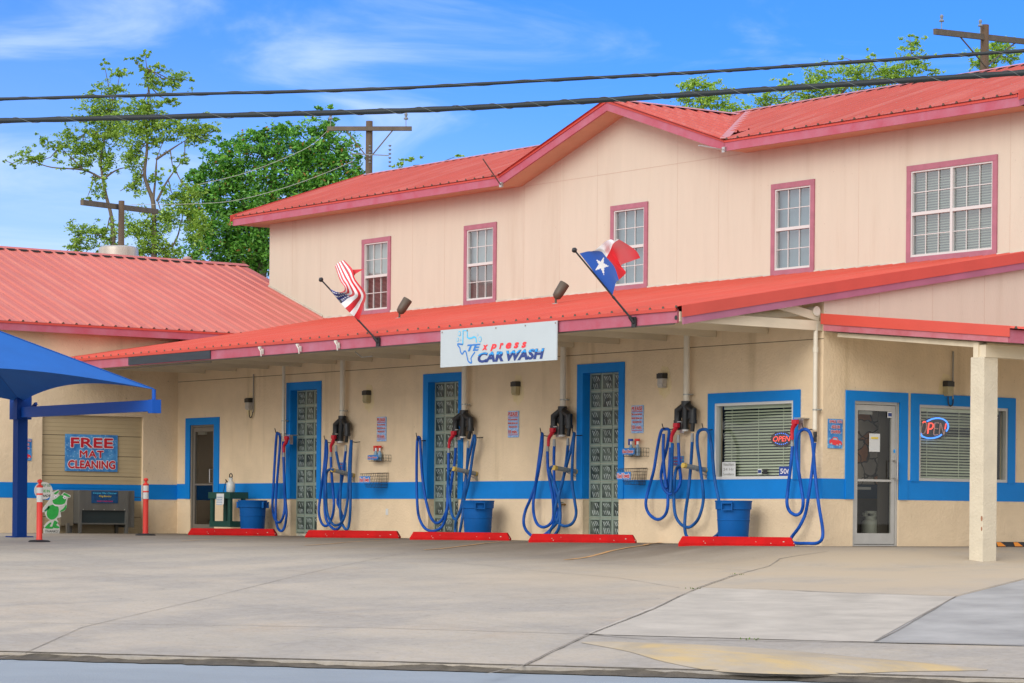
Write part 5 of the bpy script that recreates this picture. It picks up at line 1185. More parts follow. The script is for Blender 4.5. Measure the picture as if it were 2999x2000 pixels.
sg = MB(); fr = FX(XM); u0, u1 = PM(1258, 400).y, PM(1622, 400).y; v1_, v0_ = PM(1400, 415).z, PM(1400, 580).z
sg.box(u0, u1, -.012, -.003, v0_, v1_, fr=fr); sg.build('panel_sign', mat('deep_blue_panel', (.005, .03, .12), .4, .4, 8, var2=(.01, .10, .25)), r)
h = v1_-v0_
for tx, e0, e1, q0, q1, mm_ in (('Carpet Mat Cleaner', .05, .95, .08, .28, CYAN), ('King Booster', .28, .75, .34, .54, mat('letter_yellow', (.75, .55, .03), .5)), ('insert mats here', .2, .8, .74, .90, mat('letter_pink', (.6, .03, .15), .5))):
    o = MB(); text(o, tx, u0+(u1-u0)*e0, u0+(u1-u0)*e1, v1_-h*q1, v1_-h*q0, fr, -.016, shear=.25, bold=.01); o.build('lettering', mm_, r, fix=False)
m = MB()
for k in range(5): y = y0+.09+(y1-y0-.18)*k/4; m.box(XM-.001, XM+.006, y-.008, y+.008, zm+.01, zm+.026)
m.build('rivets', mat('rivet', (.5, .5, .46), .4), r)
# ------------------------------------------------------------------ flat frog cutout with round speech board
XF = -18.95
def PFg(x, y): q = PX(*fz(x, y), XF); return (q.y, q.z)
r = thing('frog_cutout', 'flat green cartoon frog cutout standing on a white THANKS board', 'cutout sign', (XF, PFg(710, 1000)[0], -.09))
fr = FX(XF); OUT = [(600, 1005), (597, 935), (615, 915), (600, 900), (640, 850), (690, 815), (640, 780), (610, 700), (585, 705), (590, 645), (640, 590), (680, 530), (700, 480), (720, 430), (800, 395), (815, 415), (800, 450), (830, 480), (880, 430), (970, 470), (968, 500), (930, 510), (918, 560), (915, 640), (880, 690), (830, 705), (840, 770), (790, 785), (775, 800), (800, 830), (790, 860), (822, 905), (815, 990), (805, 1008)]
cw_ = MB(); cw_.poly([PFg(*q) for q in OUT], .012, fr); cw_.build('outline_board', mat('cutout_white', (.62, .62, .58), .6), r)
FG = mat('frog_green', (.03, .42, .07), .6, .2, 10); FG2 = mat('frog_dark_green', (.02, .22, .10), .6)
def shp(pts, m_, nm, d=-.0145, sm=5):
    P = spline([Vector((*PFg(*q), 0)) for q in pts+[pts[0]]], sm)[:-1]; mb = MB(); mb.add([fr(q.x, d, q.y) for q in P], [tuple(range(len(P)))]); mb.build(nm, m_, r, fix=False)
shp([(715, 540), (760, 520), (830, 470), (880, 490), (905, 530), (880, 585), (820, 600), (740, 590)], FG, 'head')
shp([(655, 620), (740, 600), (800, 640), (795, 740), (740, 800), (680, 800), (640, 740)], FG, 'torso'); shp([(735, 445), (800, 405), (800, 430), (760, 460)], FG, 'brow'); shp([(860, 465), (885, 440), (955, 480), (950, 498), (900, 480)], FG, 'brow')
shp([(610, 915), (680, 850), (705, 855), (680, 900), (725, 905), (720, 930), (640, 930)], FG, 'foot'); shp([(715, 900), (745, 820), (790, 850), (770, 880), (812, 905), (805, 925), (745, 922)], FG, 'foot')
shp([(600, 690), (660, 625), (680, 640), (630, 690)], FG2, 'arm'); shp([(820, 690), (870, 650), (905, 600), (910, 640), (880, 680), (830, 700)], FG, 'arm')
for (x, y) in ((762, 490), (885, 500)):
    shp([(x-28, y), (x, y-25), (x+28, y), (x, y+25)], WHL, 'eye', -.017); shp([(x-6, y+4), (x, y-4), (x+8, y+4), (x, y+14)], BLACK, 'pupil', -.0195)
shp([(705, 565), (760, 605), (840, 608), (885, 590), (880, 600), (830, 620), (750, 618)], WHL, 'smile', -.017)
o = MB(); A_, Bq = PFg(615, 985), PFg(800, 950); text(o, 'THANKS!', A_[0], Bq[0], A_[1], Bq[1], fr, -.016, shear=.15); o.build('lettering', BLACK, r, fix=False)
P = [PFg(605+125*cos(k*pi/14), 408+122*sin(k*pi/14)) for k in range(28)]; cw_ = MB(); cw_.poly(P, .010, FX(XF-.03)); cw_.build('speech_disc', mat('cutout_white', (0, 0, 0)), r)
for tx, x0, x1, y0_, y1_, mm_ in (('HELP US', 545, 700, 350, 318, FG2), ('MADE IN', 520, 690, 430, 395, FG), ('SHADE', 560, 700, 492, 462, BLACK)):
    o = MB(); A_, Bq = PFg(x0, y0_), PFg(x1, y1_); text(o, tx, A_[0], Bq[0], A_[1], Bq[1], FX(XF-.03), -.013, bold=.02); o.build('lettering', mm_, r, fix=False)
# ------------------------------------------------------------------ flood lights on the porch roof
def flood(x, y, label):
    # foot on the roof plane
    Xr = PY(x, y, 0)
    # intersect with the sloping roof
    d = ray(x, y); n_ = Vector((0, -SL, 1)); p0 = Vector((0, -2.9, 3.54)); c0 = Vector(CAM); t_ = (p0-c0).dot(n_)/Vector(d).dot(n_); q = c0+Vector(d)*t_
    r = thing('flood_light', label, 'flood light', tuple(q), 'bronze flood lights on the porch roof')
    m = MB(); m.lathe([(.085, 0), (.085, .02), (.03, .035)], tuple(q), 14); m.build('base', mat('grey_box', (.35, .35, .33), .5), r, smooth_=True)
    m = MB(); m.tube([q+Vector((0, 0, .03)), q+Vector((0, 0, .13))], .02, 8); m.build('stem', mat('bronze_lamp', (.085, .065, .045), .5), r, smooth_=True)
    ax = (Vector((R0[0], R0[1], 0))*.5+Vector((0, 0, .82))+Vector((FW[0], FW[1], 0))*.1).normalized(); s_ = q+Vector((0, 0, .13))-ax*.02
    m = MB(); m.tube([s_, s_+ax*.015, s_+ax*.045, s_+ax*.12, s_+ax*.33, s_+ax*.34], [.02, .05, .08, .092, .098, .09], 18); m.build('head', mat('bronze_lamp', (0, 0, 0)), r, smooth_=True)
flood(917*K, 733*K, 'bronze flood light on the porch roof beside the first upper window'); flood(1276*K, 700*K, 'bronze flood light on the porch roof near the star flag')
# festoon hooks left on the fascia
f8 = Zm(200, 980, .4679)
for i, (x, y) in enumerate(((1215, 95), (1452, 78), (1692, 57))):
    q = PY(*f8(x, y), -3.0); r = thing('cable_clamp', 'small white clamp on the mauve fascia, %s of the three' % ('leftmost', 'middle', 'rightmost')[i], 'clamp', tuple(q))
    m = MB(); m.box(q.x-.02, q.x+.02, -3.015, -2.985, q.z-.08, q.z+.02); m.box(q.x-.08, q.x-.02, -3.04, -3.01, q.z+.02, q.z+.06); m.tube([(q.x-.06, -3.05, q.z+.05), (q.x+.02, -3.05, q.z-.03), (q.x+.025, -3.04, q.z-.12)], .012, 6); m.build('clamp_body', mat('chalky_white', (.62, .60, .54), .7), r)
# empty upper flag brackets
for i, (x, y, x2, y2, lb) in enumerate(((1466, 541, 1414, 465, 'left'), (2119, 438, 2046, 426, 'right'))):
    a = PY(x, y, 3.96); b = PY(x2, y2, 3.3); r = thing('bare_flag_pole', 'thin bare metal pole at the %s foot of the small gable' % lb, 'pole', tuple(a))
    m = MB(); m.tube([a, b], .013, 8); m.build('rod', STEEL if i else mat('brown_rod', (.12, .09, .08), .5), r, smooth_=True); m = MB(); m.box(a.x-.04, a.x+.04, 3.95, 4.0, a.z-.05, a.z+.05); m.build('bracket', STEEL, r)
# ------------------------------------------------------------------ flags
def flagpole(name, label, tip, foot, hoist0, hoist1, Yt):
    a = PY(*foot, -3.0); b = PY(*tip, Yt); r = thing(name, label, 'flag', tuple(a))
    m = MB(); m.tube([a, a.lerp(b, .35)], .016, 10); m.tube([a.lerp(b, .33), b], .013, 10); m.tube([a.lerp(b, .33), a.lerp(b, .36)], .02, 10); m.build('pole', BLACK, r, smooth_=True)
    m = MB(); m.tube([b+(b-a).normalized()*k*.012 for k in range(-1, 7)], [.014, .028, .038, .042, .042, .036, .024, .004], 12); m.build('finial', BLACK, r, smooth_=True)
    m = MB(); m.box(a.x-.05, a.x+.05, -3.005, -2.985, a.z-.09, a.z+.07); m.tube([a+Vector((0, 0, -.02)), a.lerp(b, .07)], .028, 10); m.build('bracket', BLACK, r)
    return r, a, b
def cloth(f, rows, cols, Y, NU, NV, fn, name, root, mats, wave):
    # rows: lattice of zoom pixel points [r][c]; smooth surface, depth by wave()
    nr, nc = len(rows), len(rows[0])
    def cm(P, t):
        n_ = len(P); x = t*(n_-1); i = min(int(x), n_-2); u = x-i; g = lambda k: P[k] if 0 <= k < n_ else (P[0]*2-P[1] if k < 0 else P[-1]*2-P[-2])
        a, b, c, d = g(i-1), g(i), g(i+1), g(i+2); return .5*((2*b)+(c-a)*u+(2*a-5*b+4*c-d)*u*u+(3*b-a-3*c+d)*u**3)
    L_ = [[Vector((*q[:2], q[2] if len(q) > 2 else 0)) for q in r_] for r_ in rows]; V = []
    for j in range(NV+1):
        v = j/NV
        for i in range(NU+1):
            u = i/NU; q = cm([cm(L_[k], u) for k in range(nr)], v)
            V.append(PY(*f(q.x, q.y), Y(u, v)+q.z+wave(u, v)))
    mb = MB()
    for j in range(NV):
        for i in range(NU): mb.add([], []); mb.f.append((j*(NU+1)+i, j*(NU+1)+i+1, (j+1)*(NU+1)+i+1, (j+1)*(NU+1)+i)); mb.m.append(fn((i+.5)/NU, (j+.5)/NV))
    mb.v = [tuple(q) for q in V]
    return mb.build(name, mats, root, smooth_=True, fix=False)
def fabric(n_, c): 
    m_ = mat(n_, c, .75); p_ = m_.node_tree.nodes['Principled BSDF']; p_.inputs['Sheen Weight'].default_value = .3; return m_
FR, FWt, FB = fabric('flag_red', (.62, .004, .015)), fabric('flag_white', (.90, .89, .92)), fabric('flag_blue', (.014, .10, .50)); FN = fabric('flag_navy', (.015, .02, .17))
def instar(x, y, R, rot=pi/2):
    th = math.atan2(y, x)-rot; rr = math.hypot(x, y); th = abs((th+pi/5) % (2*pi/5)-pi/5)
    r1 = R; r2 = R*.382; # star edge between angle 0 (tip) and pi/5 (notch)
    ax_, ay_ = r1, 0; bx, by = r2*cos(pi/5), r2*sin(pi/5); px_, py_ = rr*cos(th), rr*sin(th)
    return (bx-ax_)*(py_-ay_)-(by-ay_)*(px_-ax_) > 0
f9 = Zm(1600, 650, .21046)
r, a, b = flagpole('state_flag', 'blue white and red flag with one white star on a black pole', f9(408, 412), f9(1215, 1385), None, None, -3.75)
YT = lambda fx: None
def hoistY(f, P0, P1):
    return lambda u, v: 0
# pole depth along hoist: interpolate between tip and foot
def yline(f, pt): 
    X, _ = f(*pt); return X
ya = lambda s_: a.y+(b.y-a.y)*s_
rows = [[(462, 438), (570, 410), (655, 402), (725, 352), (825, 268), (885, 246), (925, 250)],
        [(580, 588), (668, 495), (765, 412), (805, 385), (860, 320), (910, 270), (945, 256)],
        [(690, 740), (770, 600), (836, 492), (862, 448), (892, 390), (932, 300), (1010, 244)],
        [(800, 890), (880, 720), (945, 622), (995, 600), (985, 480), (1060, 380), (1235, 388)],
        [(915, 1045), (968, 850), (1010, 806), (1106, 705), (1042, 605), (1180, 545), (1308, 500)]]
def tx(u, v):
    if u < 1/3:
        return 1 if instar((u-1/6)*1.5, (.5-v), .155*1.25, rot=pi/2) else 2
    return 1 if v < .5 else 0
cloth(f9, rows, 7, lambda u, v: ya(.95-.62*v*(1-0))*(1-u)+(-3.55)*u, 90, 60, tx, 'flag_cloth', r, [FR, FWt, FB], lambda u, v: .10*u*sin(9*u+3*v))
f10 = Zm(900, 700, .20408)
r, a, b = flagpole('national_flag', 'bunched red and white striped flag with navy star canton on a black pole', f10(213, 600), f10(1010, 1465), None, None, -3.75)
rows = [[(238, 622), (300, 690), (400, 760), (510, 752), (535, 690), (470, 595), (398, 390)],
        [(340, 740), (410, 770), (500, 775), (575, 765), (560, 670), (500, 575), (418, 362)],
        [(455, 890), (500, 870), (560, 830), (660, 785), (600, 640), (540, 535), (448, 338)],
        [(590, 1040), (640, 990), (700, 920), (760, 800), (650, 610), (590, 480), (490, 318)],
        [(740, 1165), (770, 1080), (805, 960), (836, 785), (690, 575), (645, 430), (528, 303)]]
ya = lambda s_: a.y+(b.y-a.y)*s_
def us(u, v):
    if u < .40 and v < 5/9:
        x = u/.40*6; y = v/(5/9)*5
        fx, fy = (x % 1-.5), (y % 1-.5)
        if math.hypot(fx, fy*1.1) < .24: return 1
        return 2
    return 0 if int(v*9) % 2 == 0 else 1
cloth(f10, rows, 7, lambda u, v: ya(.97-.5*v)*(1-u)+(-3.5)*u, 96, 78, us, 'flag_cloth', r, [FR, FWt, FN], lambda u, v: .12*sin(7*u)*u+.03*sin(14*v+6*u))
m = MB(); q0 = PY(*f10(640, 440), -3.5); q1 = PY(*f10(720, 455), -3.5); q2 = PY(*f10(812, 430), -3.5); q3 = PY(*f10(690, 500), -3.5)
m.add([q0, q1, q2, q3, PY(*f10(650, 560), -3.48)], [(0, 2, 1), (0, 1, 3), (0, 3, 4), (1, 2, 3)]); m.build('loose_corner', FR, r, fix=False)
# ------------------------------------------------------------------ blue shade canopy
SB = mat('blue_shade_cloth', (.003, .115, .46), .8, .10, 1.5, bump=.15, bscale=120); SP = mat('dark_blue_steel', (.001, .04, .22), .6, spec=.2)
pb = PG(57, 1573); Fp = (pb-Vector(CAM)).dot(Vector(FW))
r = thing('shade_canopy', 'blue fabric shade canopy on a dark blue cantilever post', 'shade canopy', tuple(pb))
zpt = PY(57, 1195, pb.y).z
top_ = None
m = MB(); m.box(pb.x-.10, pb.x+.10, pb.y-.10, pb.y+.10, pb.z-.1, 2.42); m.build('post', SP, r)
m = MB(); m.box(pb.x-.19, pb.x+.19, pb.y-.19, pb.y+.19, pb.z-.01, pb.z+.02); m.build('base_plate', SP, r)
m = MB(); m.box(pb.x-.15, pb.x+.15, pb.y-.15, pb.y+.15, 2.10, 2.55); m.build('knuckle', SP, r)
tipq = PY(452, 1200, pb.y)
AX1 = tipq.x
m = MB(); za0 = PY(*(40, 1206), pb.y).z; za = PY(60, 1208, pb.y).z; zb_ = PY(445, 1188, pb.y).z
m.bar((pb.x, pb.y, za), (AX1, pb.y, zb_), .13, .19); m.box(AX1-.07, AX1+.08, pb.y-.085, pb.y+.085, zb_-.13, zb_+.10)
m.build('arm', mat('blue_steel', (.003, .085, .44), .5, spec=.3), r)
m = MB(); m.bar((pb.x+.1, pb.y, 2.12), (pb.x+.62, pb.y, 2.38), .05, .05); m.build('brace', SP, r)
tip = Vector((AX1-.02, pb.y, PY(455, 1140, pb.y).z)); pc = Vector((pb.x, pb.y, PY(57, 1177, pb.y).z)); Lx = tip.x-pc.x
for q_ in ([(tip.x, tip.y, zb_+.08), tip], [(pc.x, pc.y, 2.5), pc+Vector((0, 0, .02))]): m = MB(); m.tube(q_, .035, 10); m.build('corner_stub', mat('blue_steel', (0, 0, 0)), r, smooth_=True)
Wy = 5.2; N4 = [pc, tip, tip-Vector((0, Wy, -.12)), pc-Vector((0, Wy, -.06))]
apex = Vector((pc.x+Lx*.5, pc.y-Wy*.5, 3.80)); m = MB(); n_ = 20
for k in range(4):
    A_, B_ = N4[k], N4[(k+1) % 4]; mid = (A_+B_)/2; V = []
    for i in range(n_+1):
        u = i/n_; e = A_.lerp(B_, u); e = e+(apex-e)*(.30*u*(1-u))*1.0; e.z += .10*4*u*(1-u)
        for j in range(n_+1):
            w_ = j/n_; q = e.lerp(apex, w_); q.z -= .10*sin(pi*w_)*(1-abs(2*u-1))-0*.0; V.append(q)
    m.add(V, [(i*(n_+1)+j, (i+1)*(n_+1)+j, (i+1)*(n_+1)+j+1, i*(n_+1)+j+1) for i in range(n_) for j in range(n_)])
sc_ = m.build('shade_cloth', SB, r, smooth_=True, fix=False)
for k in range(4):
    m = MB(); A_ = N4[k]; m.tube([A_.lerp(apex, w_)+Vector((0, 0, .006-.10*0)) for w_ in [i/8 for i in range(9)]], .012, 5); m.build('hip_seam', mat('seam_blue', (.002, .07, .30), .8), r)
# ------------------------------------------------------------------ roof cylinder and vents
q = PF(272*K, 588*K, 69.5); r = thing('roof_tank', 'round galvanised ventilator drum behind the left wing roof', 'roof ventilator', tuple(q-Vector((0, 0, .6))))
m = MB(); m.lathe([(.50, -.7), (.50, .12), (.49, .20), (.42, .24)], tuple(q), 36); m.build('drum', mat('galvanised_drum', (.50, .46, .40), .4, .15, 3, metal=.3, stretch=(5, 5, .3)), r, smooth_=True)
q = PF(549*K, 760, 67); r = thing('roof_vent', 'small red roof vent cap on the left wing ridge', 'roof vent', tuple(q))
q = PF(1075/1.96*1.0, 760, 67)
m = MB(); m.lathe([(.07, -.3), (.07, .0), (.11, .01), (.10, .05), (.03, .08)], tuple(q), 14); m.build('cap', mat('vent_grey', (.42, .30, .27), .5), r, smooth_=True)
# ------------------------------------------------------------------ overhead cables
CAB = mat('black_cable', (.013, .022, .028), .6, .3, 2); LASH = mat('cable_lashing', (.10, .12, .12), .6)
def bigcable(pts, r0, label, nl):
    P = []
    for x, y in pts:
        F_ = 35.9-(35.9-31.3)*x/2351; P.append(PF(x*K, y*K, F_))
    S_ = spline(P, 14); r = thing('overhead_cable', label, 'cable', tuple(P[0]))
    rnd = random.Random(nl); m = MB(); m.tube(S_, [r0*(1+.10*sin(i*.9+nl)+.06*rnd.random()) for i in range(len(S_))], 10); m.build('sheath', CAB, r, smooth_=True)
    m = MB(); T_ = []
    for i in range(len(S_)-1):
        for k in range(10):
            q = S_[i].lerp(S_[i+1], k/10); a_ = (i*10+k)*.125; T_.append(q+Vector((FW[0]*cos(a_), FW[1]*cos(a_), sin(a_)))*(r0*1.10))
    m.tube(T_, .0045, 4); m.build('lashing', LASH, r)
bigcable([(-60, 278), (0, 277), (280, 270.5), (588, 263), (862, 256), (1100, 246), (1333, 232.7), (1600, 215.5), (1841, 200), (2100, 183), (2351, 166.5), (2420, 161)], .033, 'thicker of the two black overhead cables, crossing low in front of the red roof', 1)
bigcable([(-60, 228), (0, 227.3), (430, 216), (862, 204.4), (1333, 180), (1600, 166), (1841, 150.3), (2100, 133), (2351, 116.6), (2420, 112)], .020, 'thinner upper black overhead cable crossing the sky', 2)
# ------------------------------------------------------------------ utility poles
POLE = mat('weathered_pole', (.16, .095, .055), .85, .35, 1.5, var2=(.13, .10, .075), bump=.5, bscale=12, stretch=(6, 6, .5)); ARM = mat('grey_crossarm', (.15, .12, .09), .85, .3, 3, bump=.4, bscale=10)
INS = mat('grey_insulator', (.22, .24, .27), .4)
def upole(label, x, ytop, ybot, F_, wpx, armL, armR, ath, pins=(), braces=True, lower=None):
    t_ = PF(x*K, ytop*K, F_); b_ = Vector((t_.x, t_.y, -1.35)); rad = wpx*K/FP*F_/2; r = thing('utility_pole', label, 'utility pole', tuple(b_))
    m = MB(); m.tube([b_, t_], [rad*1.35, rad*.95], 14); m.build('post', POLE, r, smooth_=True)
    fo = Vector((FW[0], FW[1], 0))*(rad+.06)
    a = PF(armL[0]*K, armL[1]*K, armL[2])-fo; c = PF(armR[0]*K, armR[1]*K, armR[2])-fo; m = MB(); m.bar(a, c, .10, ath); m.build('crossarm', ARM, r)
    if braces:
        ax_ = t_.z-.2
        for e in (a, c):
            m = MB(); k = a.lerp(c, .5); p1 = k.lerp(e, .55)-Vector((0, 0, .05)); p2 = Vector((t_.x, t_.y, k.z-.95))-fo; m.bar(p1, p2, .03, .035); m.build('brace', ARM, r)
    for u in pins:
        q = a.lerp(c, u)+Vector((0, 0, ath/2)); m = MB(); m.tube([q, q+Vector((0, 0, .22))], .012, 6); m.lathe([(.07, .22), (.075, .25), (.03, .30), (.055, .36), (.05, .40), (.015, .43)], tuple(q), 10); m.build('insulator', INS, r, smooth_=True)
    return r, a, c, t_
r1, a1_, c1_, t1_ = upole('wooden utility pole rising behind the upper roof left of the gable', 848, 278, 400, 85, 16.5, (752, 297, 85), (946, 297, 85), .13, pins=(.04, .93))
for (x, y, h_, n_) in ((808, 360, .75, 'left'), (849, 356, .6, 'mid'), (895, 360, .75, 'right')):
    q = PF(x*K, y*K, 84.6); m = MB()
    for k in range(6): m.lathe([(.02, -.06), (.055, -.03), (.02, 0)], (q.x, q.y, q.z+h_/2-k*h_/6), 8)
    m.build('suspension_insulator', INS, r1, smooth_=True)
m = MB(); m.bar(PF(812*K, 353*K, 84.6), PF(893*K, 357*K, 84.6), .025, .03); m.build('standoff_rail', INS, r1)
upole('short wooden utility pole with tilted crossarm behind the left wing roof', 279, 461, 600, 80, 14.5, (190, 466, 78), (362, 487, 83), .15, braces=False)
upole('wooden utility pole with two insulators behind the right end of the roof', 2261, 57, 170, 82, 20, (2144, 75, 79), (2380, 101, 86), .17, pins=(.06, .42))
WIR = mat('pale_wire', (.45, .45, .42), .6)
def wire(pts, label, rad=.008):
    P = [PF(x*K, y*K, f_) for x, y, f_ in pts]; r = thing('service_wire', label, 'wire', tuple(P[0])); m = MB(); m.tube(spline(P, 8), rad, 5); m.build('strand', WIR, r)
wire([(752, 300, 84.9), (715, 333, 84), (660, 360, 83.5), (560, 398, 82), (455, 424, 81)], 'pale service wire sagging from the crossarm over the dense green tree')
wire([(806, 372, 84.5), (740, 400, 84), (650, 432, 83), (540, 460, 82), (440, 468, 81), (300, 470, 80)], 'lower pale service wire running across the dense green tree')
# ------------------------------------------------------------------ trees
def leafmat(n_, c1_, c2_, c3_=None):
    m_ = bpy.data.materials.new(n_); m_.use_nodes = True; t = m_.node_tree; t.nodes.clear(); o = t.nodes.new('ShaderNodeOutputMaterial')
    g = t.nodes.new('ShaderNodeNewGeometry'); rp = t.nodes.new('ShaderNodeValToRGB'); e = rp.color_ramp.elements; e[0].color = (*c1_, 1); e[1].color = (*c2_, 1)
    if c3_: k = e.new(.965); k.color = (*c2_, 1); k2 = e.new(.98); k2.color = (*c3_, 1); e[-1].color = (*c3_, 1)
    t.links.new(g.outputs['Random Per Island'], rp.inputs[0]); d = t.nodes.new('ShaderNodeBsdfDiffuse'); tr = t.nodes.new('ShaderNodeBsdfTranslucent'); gl = t.nodes.new('ShaderNodeBsdfGlossy'); gl.inputs['Roughness'].default_value = .45
    a = t.nodes.new('ShaderNodeMixShader'); a.inputs[0].default_value = .27; b = t.nodes.new('ShaderNodeMixShader'); b.inputs[0].default_value = .05
    t.links.new(rp.outputs[0], d.inputs[0]); t.links.new(rp.outputs[0], tr.inputs[0]); t.links.new(d.outputs[0], a.inputs[1]); t.links.new(tr.outputs[0], a.inputs[2]); t.links.new(a.outputs[0], b.inputs[1]); t.links.new(gl.outputs[0], b.inputs[2]); t.links.new(b.outputs[0], o.inputs[0]); return m_
LF1 = leafmat('loose_tree_leaves', (.12, .27, .02), (.42, .62, .09)); LF2 = leafmat('dense_tree_leaves', (.025, .16, .018), (.24, .58, .07), (.42, .19, .05)); LF3 = leafmat('light_leaves', (.20, .40, .03), (.42, .62, .09)); BARK = mat('bark', (.17, .135, .10), .9, .4, 3, bump=.6, bscale=8)
def tree(label, f, blobs, F_, trunks, leaf, dens, size, seed, trunk_r=.16, name='tree', sc=1., gap=.0, depth=1.):
    rnd = random.Random(seed); s_pm = FP/F_
    base = PF(*f(*trunks[0][0]), F_); base.z = -1.35; r = thing(name, label, 'tree', tuple(base))
    m = MB()
    for i, tk in enumerate(trunks):
        P = [PF(*f(x, y), F_+(0 if i == 0 else 0)) for x, y in tk]; 
        if i == 0: P = [base]+P
        S_ = spline(P, 4); k = len(S_); r0 = trunk_r if i == 0 else trunk_r*.42
        m.tube(S_, [max(.012, r0*(1-.88*j/(k-1))) for j in range(k)], 7)
    # twigs from the nearest limb towards each leaf clump
    TP = [q for q in m.v]
    for (bx, by, rx, ry) in blobs:
        c = PF(*f(bx, by), F_); q = Vector(min(TP, key=lambda p_: (p_[0]-c.x)**2+(p_[1]-c.y)**2+(p_[2]-c.z-.5)**2*1.5))
        if (q-c).length > .4: m.tube([q, q.lerp(c, .5)+Vector((0, 0, -.12)), c], [.022, .016, .008], 5)
    m.build('trunk', BARK, r, smooth_=True)
    kx = f(1, 0)[0]-f(0, 0)[0]; V = []; Fc = []
    for (bx, by, rx, ry) in blobs:
        a, b = rx*kx/s_pm, ry*kx/s_pm; dd = (a+b)/2*depth; c = PF(*f(bx, by), F_); n_ = int(dens*a*b*4*(1+.25*dd))
        sub = [(rnd.gauss(0, .58), rnd.gauss(0, .62), rnd.gauss(0, .5)) for _ in range(max(3, int(n_/(17 if gap else 42))))]
        for k in range(n_):
            sx, sy, sz = sub[k % len(sub)]; sp_ = .15 if gap else .17
            u, v, w_ = sx+rnd.gauss(0, sp_), sy+rnd.gauss(0, sp_), sz+rnd.gauss(0, sp_)
            p_ = c+Vector((R0[0], R0[1], 0))*(u*a)+Vector((0, 0, 1))*(v*b)+Vector((FW[0], FW[1], 0))*(w_*dd)
            s_ = size*rnd.uniform(.6, 1.25); d1 = Vector((rnd.gauss(0, 1), rnd.gauss(0, 1), rnd.gauss(0, .7))).normalized(); d2 = d1.cross(Vector((rnd.gauss(0, 1), rnd.gauss(0, 1), rnd.gauss(0, 1)))).normalized(); o_ = len(V)
            V += [tuple(p_-d1*s_), tuple(p_+d2*s_*.42), tuple(p_+d1*s_), tuple(p_-d2*s_*.42)]; Fc.append((o_, o_+1, o_+2, o_+3))
    mb = MB(); mb.v = V; mb.f = Fc; mb.m = [0]*len(Fc); mb.build('crown', leaf, r, fix=False)
    return r
g1 = Zm(0, 100, .5102)
tree('thin leaning tree with loose foliage at far left, behind the short utility pole', g1,
  [(600, 180, 26, 20), (690, 220, 60, 26), (650, 320, 80, 34), (540, 345, 34, 20), (600, 410, 120, 45), (500, 480, 60, 32), (620, 470, 90, 35), (650, 545, 110, 50), (400, 600, 55, 42), (470, 660, 95, 50), (540, 600, 85, 60), (330, 660, 38, 42), (450, 745, 75, 35), (230, 610, 38, 30), (160, 700, 75, 28), (240, 722, 45, 25), (100, 765, 24, 12), (25, 725, 9, 9), (620, 720, 60, 60), (560, 880, 38, 55), (480, 1130, 90, 36), (600, 1150, 80, 40), (460, 1210, 90, 35), (370, 1255, 45, 15), (640, 1230, 80, 30), (500, 940, 30, 14)], 92,
  [[(650, 1300), (650, 1180), (640, 1050), (610, 930), (590, 830), (580, 720), (600, 600), (640, 500), (650, 380)], [(590, 830), (480, 780), (300, 765), (200, 735), (120, 720)], [(595, 830), (680, 775), (780, 760)], [(650, 1200), (560, 1150), (460, 1140)], [(480, 780), (400, 700), (340, 650)], [(600, 600), (520, 560), (440, 600)]], LF1, 1500, .060, 11, .09, name='loose_tree', gap=1)
tree('tall thin tree with sparse top, between the leaning tree and the dense tree', g1,
  [(835, 130, 26, 28), (770, 150, 30, 20), (850, 222, 45, 42), (920, 190, 38, 24), (890, 285, 65, 36), (1000, 262, 75, 38), (1078, 265, 26, 14), (870, 400, 65, 34), (980, 380, 45, 26), (780, 430, 85, 42), (770, 560, 95, 62), (900, 540, 95, 52), (1050, 535, 95, 48), (1180, 540, 75, 40), (1120, 600, 75, 32), (900, 625, 65, 36), (760, 700, 75, 60), (860, 480, 100, 40), (1060, 715, 48, 24), (1000, 785, 20, 30), (775, 860, 55, 55), (900, 825, 42, 30), (1240, 550, 26, 16), (800, 1100, 95, 60), (880, 1180, 95, 70), (960, 1250, 90, 42), (1000, 930, 62, 50), (1060, 1020, 65, 60), (1090, 900, 60, 45), (800, 1250, 70, 40), (1130, 1100, 60, 90), (950, 1060, 70, 60)], 90,
  [[(885, 1300), (885, 1150), (880, 970), (850, 880), (830, 800), (845, 650), (840, 520), (850, 380), (850, 200)], [(880, 950), (890, 850), (900, 720), (935, 620)], [(900, 960), (950, 860), (1005, 780), (1060, 715)], [(895, 720), (1000, 650), (1080, 600)], [(830, 800), (770, 850), (690, 900)], [(900, 1250), (1000, 1200), (1040, 1080), (1060, 980)], [(845, 560), (780, 500)]], LF1, 1500, .060, 12, .11, name='loose_tree', gap=1)
